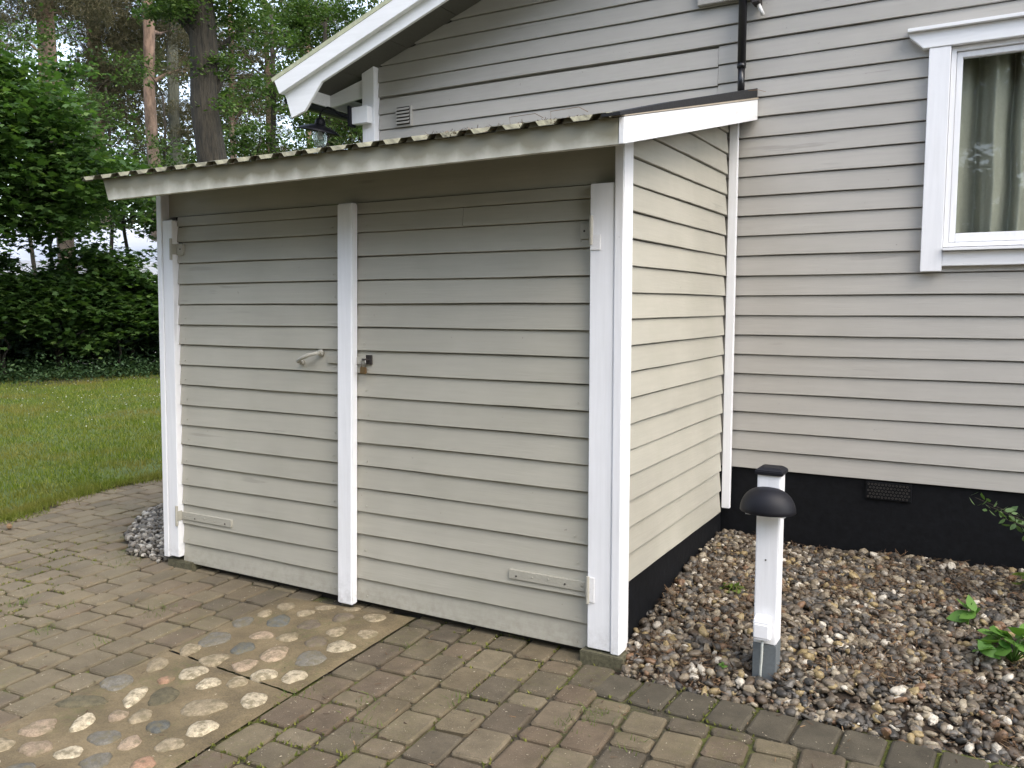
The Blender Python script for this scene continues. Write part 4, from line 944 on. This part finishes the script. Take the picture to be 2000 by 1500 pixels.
# --- thick dark trunk
tree('dark_tree', 'thick dark-barked tree with a leafy top, tallest trunk behind the shed', (-15.05, 11.3, 0), (-15.36, 10.95, 10.2), .38, .30,
     bl((-15.23, 11.09, 8.9, 1.2), (-15.74, 10.48, 8.6, .8), (-15.05, 12.02, 8.35, 1.0), (-14.87, 11.49, 7.4, .8), (-14.96, 11.38, 6.36, .45), (-15.2, 11.5, 10.2, 1.6)), (M['bark'], M['beech']), 'l', None, per=44, leaves=30, size=.12, rad=.35, seed=9)
GB = 'leafy trees behind the house'
for i, (b_, bb, lb_) in enumerate([((-17.2, 15.2, 0), bl((-17.41, 16.04, 9.81, 1.2), (-17.15, 14.89, 7.74, 1.1), (-17.0, 14.5, 6.42, .9), (-16.84, 13.77, 6.0, .8), (-17.2, 15.6, 4.6, 1.3)), 'broad-leaved tree just right of the thick dark trunk'),
        ((-16.3, 16.5, 0), bl((-16.52, 16.86, 10.2, 1.3), (-16.33, 15.69, 7.52, 1.0), (-16.2, 15.2, 5.8, 1.0), (-16.5, 16.6, 8.6, 1.0)), 'broad-leaved tree filling the gap above the black wall lamp'),
        ((-15.6, 17.3, 0), bl((-15.82, 17.46, 10.25, 1.3), (-15.46, 16.46, 6.84, 1.1), (-15.4, 16.9, 8.4, 1.1), (-14.9, 16.6, 5.2, 1.2)), 'broad-leaved tree nearest the house gable')]):
    tree('leafy_tree', lb_, b_, (b_[0], b_[1], 10), .12, .06, bb, (M['bark'], M['beech']), 'l', GB, per=42, leaves=26, size=.13, rad=.4, seed=20+i)
# --- maples of the left edge
GM = 'young maples over the hedge'
for i, (b_, bb, lb_) in enumerate([((-18.0, 7.4, 0), bl((-16.2, 6.2, 3.3, .8), (-16.3, 6.9, 3.1, .5), (-15.95, 6.7, 6.0, .8), (-15.74, 7.01, 5.0, 1.2), (-15.94, 6.67, 4.0, 1.1), (-15.6, 7.3, 3.6, .9)), 'young maple with layered leaves at the left picture edge'),
        ((-17.6, 8.5, 0), bl((-16.2, 7.9, 3.2, .5), (-15.7, 7.38, 4.2, .8), (-16.16, 8.22, 3.8, .7), (-16.3, 7.6, 5.4, .55), (-16.3, 8.3, 6.7, .5)), 'young maple in front of the leaning pine trunk'),
        ((-18.4, 6.0, 0), bl((-16.6, 5.0, 3.0, .9), (-16.24, 6.13, 5.6, 1.4), (-16.4, 5.6, 4.1, 1.2), (-16.3, 5.0, 7.0, .9)), 'young maple beyond the left picture edge'),
        ((-17.2, 10.2, 0), bl((-16.37, 9.45, 4.2, .75), (-15.84, 10.35, 3.8, .75), (-16.9, 8.9, 4.5, .7)), 'low bright maple just above the left end of the shed roof')]):
    tree('maple_tree', lb_, b_, (b_[0]-.1, b_[1], 4.8), .06, .03, bb, (M['bark'], M['maple']), 'l', GM, per=48, leaves=26, size=.165, shape=MAPLE, tilt=.42, rad=.62, seed=40+i, flat=.85)
GU = 'young beeches between the pines'
for i, (b_, bb, lb_) in enumerate([((-21.3, 10.3, 0), bl((-21.3, 10.3, 7.2, 1.3), (-21.0, 11.0, 5.6, 1.2), (-21.6, 9.6, 5.8, 1.2), (-21.2, 10.4, 9.0, 1.0)), 'thin young beech with fine leaves between the leaning pine and the picture edge'),
        ((-21.6, 12.9, 0), bl((-21.5, 12.9, 7.4, .9), (-21.8, 12.3, 5.7, 1.2), (-21.2, 13.6, 5.3, 1.1), (-21.6, 13.0, 4.2, 1.2)), 'thin young beech between the leaning pine and the slim straight pine'),
        ((-21.0, 14.4, 0), bl((-20.8, 14.2, 6.4, .8), (-21.0, 14.6, 5.0, 1.1), (-21.4, 13.9, 8.9, .7), (-20.6, 15.3, 5.3, .9)), 'thin young beech in front of the pale orange pine trunk')]):
    tree('beech_tree', lb_, b_, (b_[0], b_[1], 8), .07, .03, bb, (M['bark'], M['beech']), 'l', GU, per=30, leaves=26, size=.13, rad=.55, seed=160+i)
# --- hedge of maple shrubs along the lawn
GH = 'maple shrubs edging the lawn'
hp = [(-18.6, 4.3), (-17.6, 5.7), (-17.1, 7.0), (-16.7, 8.1), (-16.2, 9.1), (-15.6, 10.3), (-14.9, 11.6)]
hl_ = ['leafy shrub outside the left edge of the view', 'leafy shrub at the far left end of the hedge', 'leafy shrub at the left picture edge of the hedge', 'bushy maple shrub with bright layered leaves in mid hedge',
       'maple shrub just left of the white shed corner', 'maple shrub directly behind the white corner of the shed', 'maple shrub hidden behind the shed']
for i, (x, y) in enumerate(hp):
    bb = bl((x+.25, y, 2.0+random.uniform(-.2, .2), .7), (x+.1, y+.5, 1.75, .65), (x+.1, y-.5, 1.85, .65), (x+.65, y+.1, 1.25+random.uniform(-.25, .25), .55), (x+.5, y-.6, 1.5, .4), (x+random.uniform(-.2, .3), y+random.uniform(-.4, .4), 2.5, .45))
    tree('maple_shrub', hl_[i], (x, y, 0), (x, y, 2.0), .03, .015, bb, (M['bark'], M['maple']), 'l', GH, per=85, leaves=38, size=.16, shape=MAPLE, tilt=.36, rad=.38, seed=60+i, cat='shrub', flat=.8)
tops = []
for i in range(24):
    y_ = rng.uniform(5.6, 10.4); tops.append((-16.6+.35*(y_-7.5)+rng.uniform(-.7, .5), y_, rng.uniform(2.5, 3.4 if y_ < 8 else 2.95), .2))
leafcloud('hedge_shoots', sprays(tops, 90, 12, .3, .04), .16, MAPLE, M['maple_dark'], .4); tag(bpy.data.objects['hedge_shoots'], 'loose leafy shoots standing above the hedge against the white tent', 'leaves', kind='stuff')
# dark bushes behind, low undergrowth
GD = 'dark bushes behind the hedge'
dl = ['dark bush behind the left end of the hedge', 'dark bush behind the hedge, below the left edge of the tent', 'dark bush below the middle of the white tent', 'dark bush behind the hedge beside the shed corner', 'dark bush hidden behind the shed']
for i, (x, y) in enumerate([(-20.5, 5.6), (-19.6, 7.4), (-18.9, 9.0), (-18.2, 10.6), (-17.4, 12.4)]):
    bb = bl((x, y, .8, 1.1), (x+.2, y+.6, 1.35, .85), (x+.2, y-.6, 1.3, .85), (x, y, 1.9, .6), (x+.5, y+.2, .5, .8), (x+.5, y-.5, .5, .8))
    tree('dark_bush', dl[i], (x, y, 0), (x, y, 1.6), .03, .015, bb, (M['bark'], M['maple_dark']), 'l', GD, per=90, leaves=30, size=.17, tilt=.9, rad=.4, seed=80+i, cat='bush', flat=.9)
n = 9000; t_ = rng.uniform(0, 1, n); ux = np.interp(t_, [0, 1], [-18.6, -14.6])+rng.normal(.55, .45, n); uy = np.interp(t_, [0, 1], [3.6, 12.2])+rng.normal(0, .3, n); uz = np.abs(rng.normal(0, .20, n))+.03
leafcloud('undergrowth', np.stack([ux, uy, uz], 1), .085, OVAL, M['maple_dark'], .7); tag(bpy.data.objects['undergrowth'], 'low dark ground cover under the hedge at the far lawn edge', 'undergrowth', kind='stuff')
# far wood
ar = rng.uniform(R(-82), R(-22), 260); dr = rng.uniform(42, 66, 260); zr = 16*rng.uniform(0, 1, 260)**1.35
blobs = [(cx+d*math.sin(a), cy+d*math.cos(a), z+1, rng.uniform(1.2, 2.4)) for a, d, z in zip(ar, dr, zr)]
leafcloud('far_wood', sprays(blobs, 5, 44, 1.0, .25, .8), .30, OVAL, M['far'], .9); tag(bpy.data.objects['far_wood'], 'hazy green and brown wood closing the view behind the pines', 'wood', kind='stuff')
# more pines far off, one trunk each
for i, (a, d) in enumerate([(-58, 44), (-55.5, 50), (-51, 47), (-48.5, 52), (-45, 45), (-41.5, 48), (-39, 52), (-62, 48)]):
    x, y = cx+d*math.sin(R(a)), cy+d*math.cos(R(a)); z = 17
    tree('pine_tree', ['far pine trunk at the left picture edge', 'far pine trunk behind the leaning pine', 'far pine trunk between the second and third pines', 'far pine trunk left of the thick dark trunk', 'far pine trunk right of the thick dark trunk', 'far pine trunk above the black lamp', 'far pine trunk beside the barge board tip', 'far pine trunk beyond the left picture edge'][i],
         (x, y, 0), (x+random.uniform(-.4, .4), y, z), .2, .12, [(x+random.gauss(0, 1.2), y+random.gauss(0, 1.2), zz, 1.5) for zz in (9.5, 11.5, 13.5, 15.5)], (M['pinebark'], M['pine']), 'needles', 'far pines in the wood', per=16, leaves=26, size=.30, rad=.7, seed=120+i)
# --- trees standing behind the viewpoint (mirrored in the window pane; the ring only blocks low sky)
ref = tree('leafy_tree', 'leafy tree across the drive, mirrored darkly in the window pane', (1.5, -19, 0), (1.6, -19, 10), .25, .1,
     [(1.5+random.gauss(0, 1.6), -19+random.gauss(0, 1.2), z, 1.7) for z in (2.0, 3.2, 4.4, 5.6, 6.8, 8.0, 9.2)], (M['bark'], M['beech']), 'l', 'trees across the drive', per=13, leaves=36, size=.30, rad=.8, seed=150)
ring = [(17.5*math.sin(R(a)), 17.5*math.cos(R(a))-1, 'unseen leafy tree added behind the viewpoint to block low sky') for a in (128, 141, 153, 204, 217, 230, 243)]+[(22*math.sin(R(a)), 22*math.cos(R(a))-1, 'unseen leafy tree added behind the viewpoint to block low sky') for a in (135, 148, 160, 172, 186, 198, 210, 224, 237)]  # trees added out of view to block low sky and darken the frieze
for (x, y, lb_) in ring+[(-2.6, -20.5, 'leafy tree across the drive, left of the mirrored one'), (5.2, -20, 'leafy tree across the drive, right of the mirrored one'), (9.0, -22.5, 'leafy tree across the drive, farthest right'), (-7.5, -21, 'leafy tree across the drive, farthest left')]:
    c_ = ref.copy(); COL.objects.link(c_); c_.location = (x, y, 0); c_['label'] = lb_; c_.rotation_euler.z = random.uniform(0, 6); c_.scale = (1, 1, random.uniform(.95, 1.2))
    for ch in ref.children:
        d_ = ch.copy(); COL.objects.link(d_); d_.parent = c_; d_.matrix_parent_inverse = ch.matrix_parent_inverse.copy()
# --- white marquee behind the hedge
tent = empty('marquee', (-25.5, 13.4, 0)); tag(tent, 'white marquee roof glimpsed through the hedge left of the shed', 'tent')
A = Vector((-27.6, 10.4, 0)); B = Vector((-23.0, 17.4, 0)); dn = Vector((A.y-B.y, B.x-A.x, 0)).normalized()
if dn.dot(Vector((cx, cy, 0))-A) < 0: dn = -dn
tv = []; tf = []; n = 14
for i in range(n+1):
    p = A.lerp(B, i/n); sag = .07*abs(math.sin(math.pi*i/n*3.5))
    for off, z in ((-3.2, 2.95), (-1.6, 3.45), (0, 4.22), (1.5, 3.55-sag), (3.0, 2.98-sag)): q = p+dn*off; tv.append((q.x, q.y, z+random.uniform(-.02, .02)))
for i in range(n):
    for j in range(4): q = i*5+j; tf.append((q, q+1, q+6, q+5))
mk('canvas_roof', tv, tf, M['tent'], tent, True)
wl_ = MB()
for off in (-3.2, 3.0):
    p0, p1 = A+dn*off, B+dn*off; wl_.add([(p0.x, p0.y, 0), (p1.x, p1.y, 0), (p1.x, p1.y, 2.93), (p0.x, p0.y, 2.93)], [(0, 1, 2, 3)])
wl_.build('canvas_wall', M['tent'], tent)
for e in (A, B):
    p0, p1 = e-dn*3.2, e+dn*3.0; MB().add([(p0.x, p0.y, 0), (p1.x, p1.y, 0), (p1.x, p1.y, 2.93), (e.x, e.y, 4.2), (p0.x, p0.y, 2.93)], [(0, 1, 2, 3, 4)]).build('gable_canvas', M['tent'], tent)

# ---- plants in the gravel
def seedling(name, label, x, y, h, n, s_, mat, spread=.12, cat='plant'):
    z0 = float(gh(x, y)); t_ = empty(name, (x, y, z0)); tag(t_, label, cat); st = MB(); C = []
    for i in range(n):
        a = 2.4*i+random.uniform(-.4, .4); r = spread*(.25+.75*(i/n)); zz = z0+h*(1-.55*i/n)+random.uniform(-.02, .02)
        p = (x+r*math.cos(a), y+r*math.sin(a), max(zz, z0+.03)); C.append(p); st.tube([(x, y, z0), ((x+p[0])/2, (y+p[1])/2, (z0+p[2])/2+.03), p], [.003, .002, .0015], 5)
    st.build('stem', mat, t_)
    k = 14; an = np.linspace(0, 1, 8); outl = [(.5*math.sin(math.pi*u**.8)*.62, u-.5) for u in an]; outl = np.array(outl+[(-a, b_) for a, b_ in outl[::-1][1:-1]])
    leafcloud('leaf', np.array(C), s_, outl, mat, .42, t_, .3)
    return t_
seedling('leafy_plant', 'bright green broad-leaved plant growing from the gravel near the right edge', 1.50, .54, .13, 26, .105, M['bright'], .15)
seedling('leafy_plant', 'small bright leaves at the top left of the broad-leaved plant', 1.33, .80, .10, 5, .095, M['bright'], .05)
seedling('leafy_plant', 'dull green plant on the gravel close to the house plinth, right', 1.62, 1.28, .10, 16, .075, M['weed'], .13)
seedling('leafy_plant', 'tiny mossy green clump in the gravel left of the bollard', .31, .70, .035, 16, .040, M['weed'], .07)
seedling('leafy_plant', 'single small leaf in the gravel in front of the bollard, left', .44, .05, .03, 2, .050, M['bright'], .02)
sh = empty('shrub', (1.95, 1.15, .2)); tag(sh, 'small-leaved shrub reaching a twig in front of the black plinth from the right', 'shrub')
st = MB(); C = []
for i in range(14):
    if i < 5: e = Vector((1.34+.05*i+random.uniform(-.01, .01), 1.15+random.uniform(-.08, .08), .665-.034*i+random.uniform(-.01, .01)))
    else: e = Vector((1.75+random.uniform(-.1, .5), 1.15+random.uniform(-.3, .3), .45+random.uniform(0, .4)))
    b_ = Vector((1.95, 1.15, .2)); m1 = b_.lerp(e, .35)+Vector((0, 0, .22)); m2 = b_.lerp(e, .7)+Vector((0, 0, .07)); st.tube([b_, m1, m2, e], [.006, .004, .003, .0012], 5)
    for t_ in np.linspace(.0, 1, 13):
        p = m1.lerp(m2, t_*2) if t_ < .5 else m2.lerp(e, t_*2-1)
        for s_ in (-1, 1): C.append((p.x+random.uniform(-.01, .01), p.y+s_*.012, p.z+s_*.014+random.uniform(-.006, .006)))
st.build('twigs', M['bark'], sh); leafcloud('foliage', np.array(C), .044, OVAL, M['twigleaf'], .9, sh)
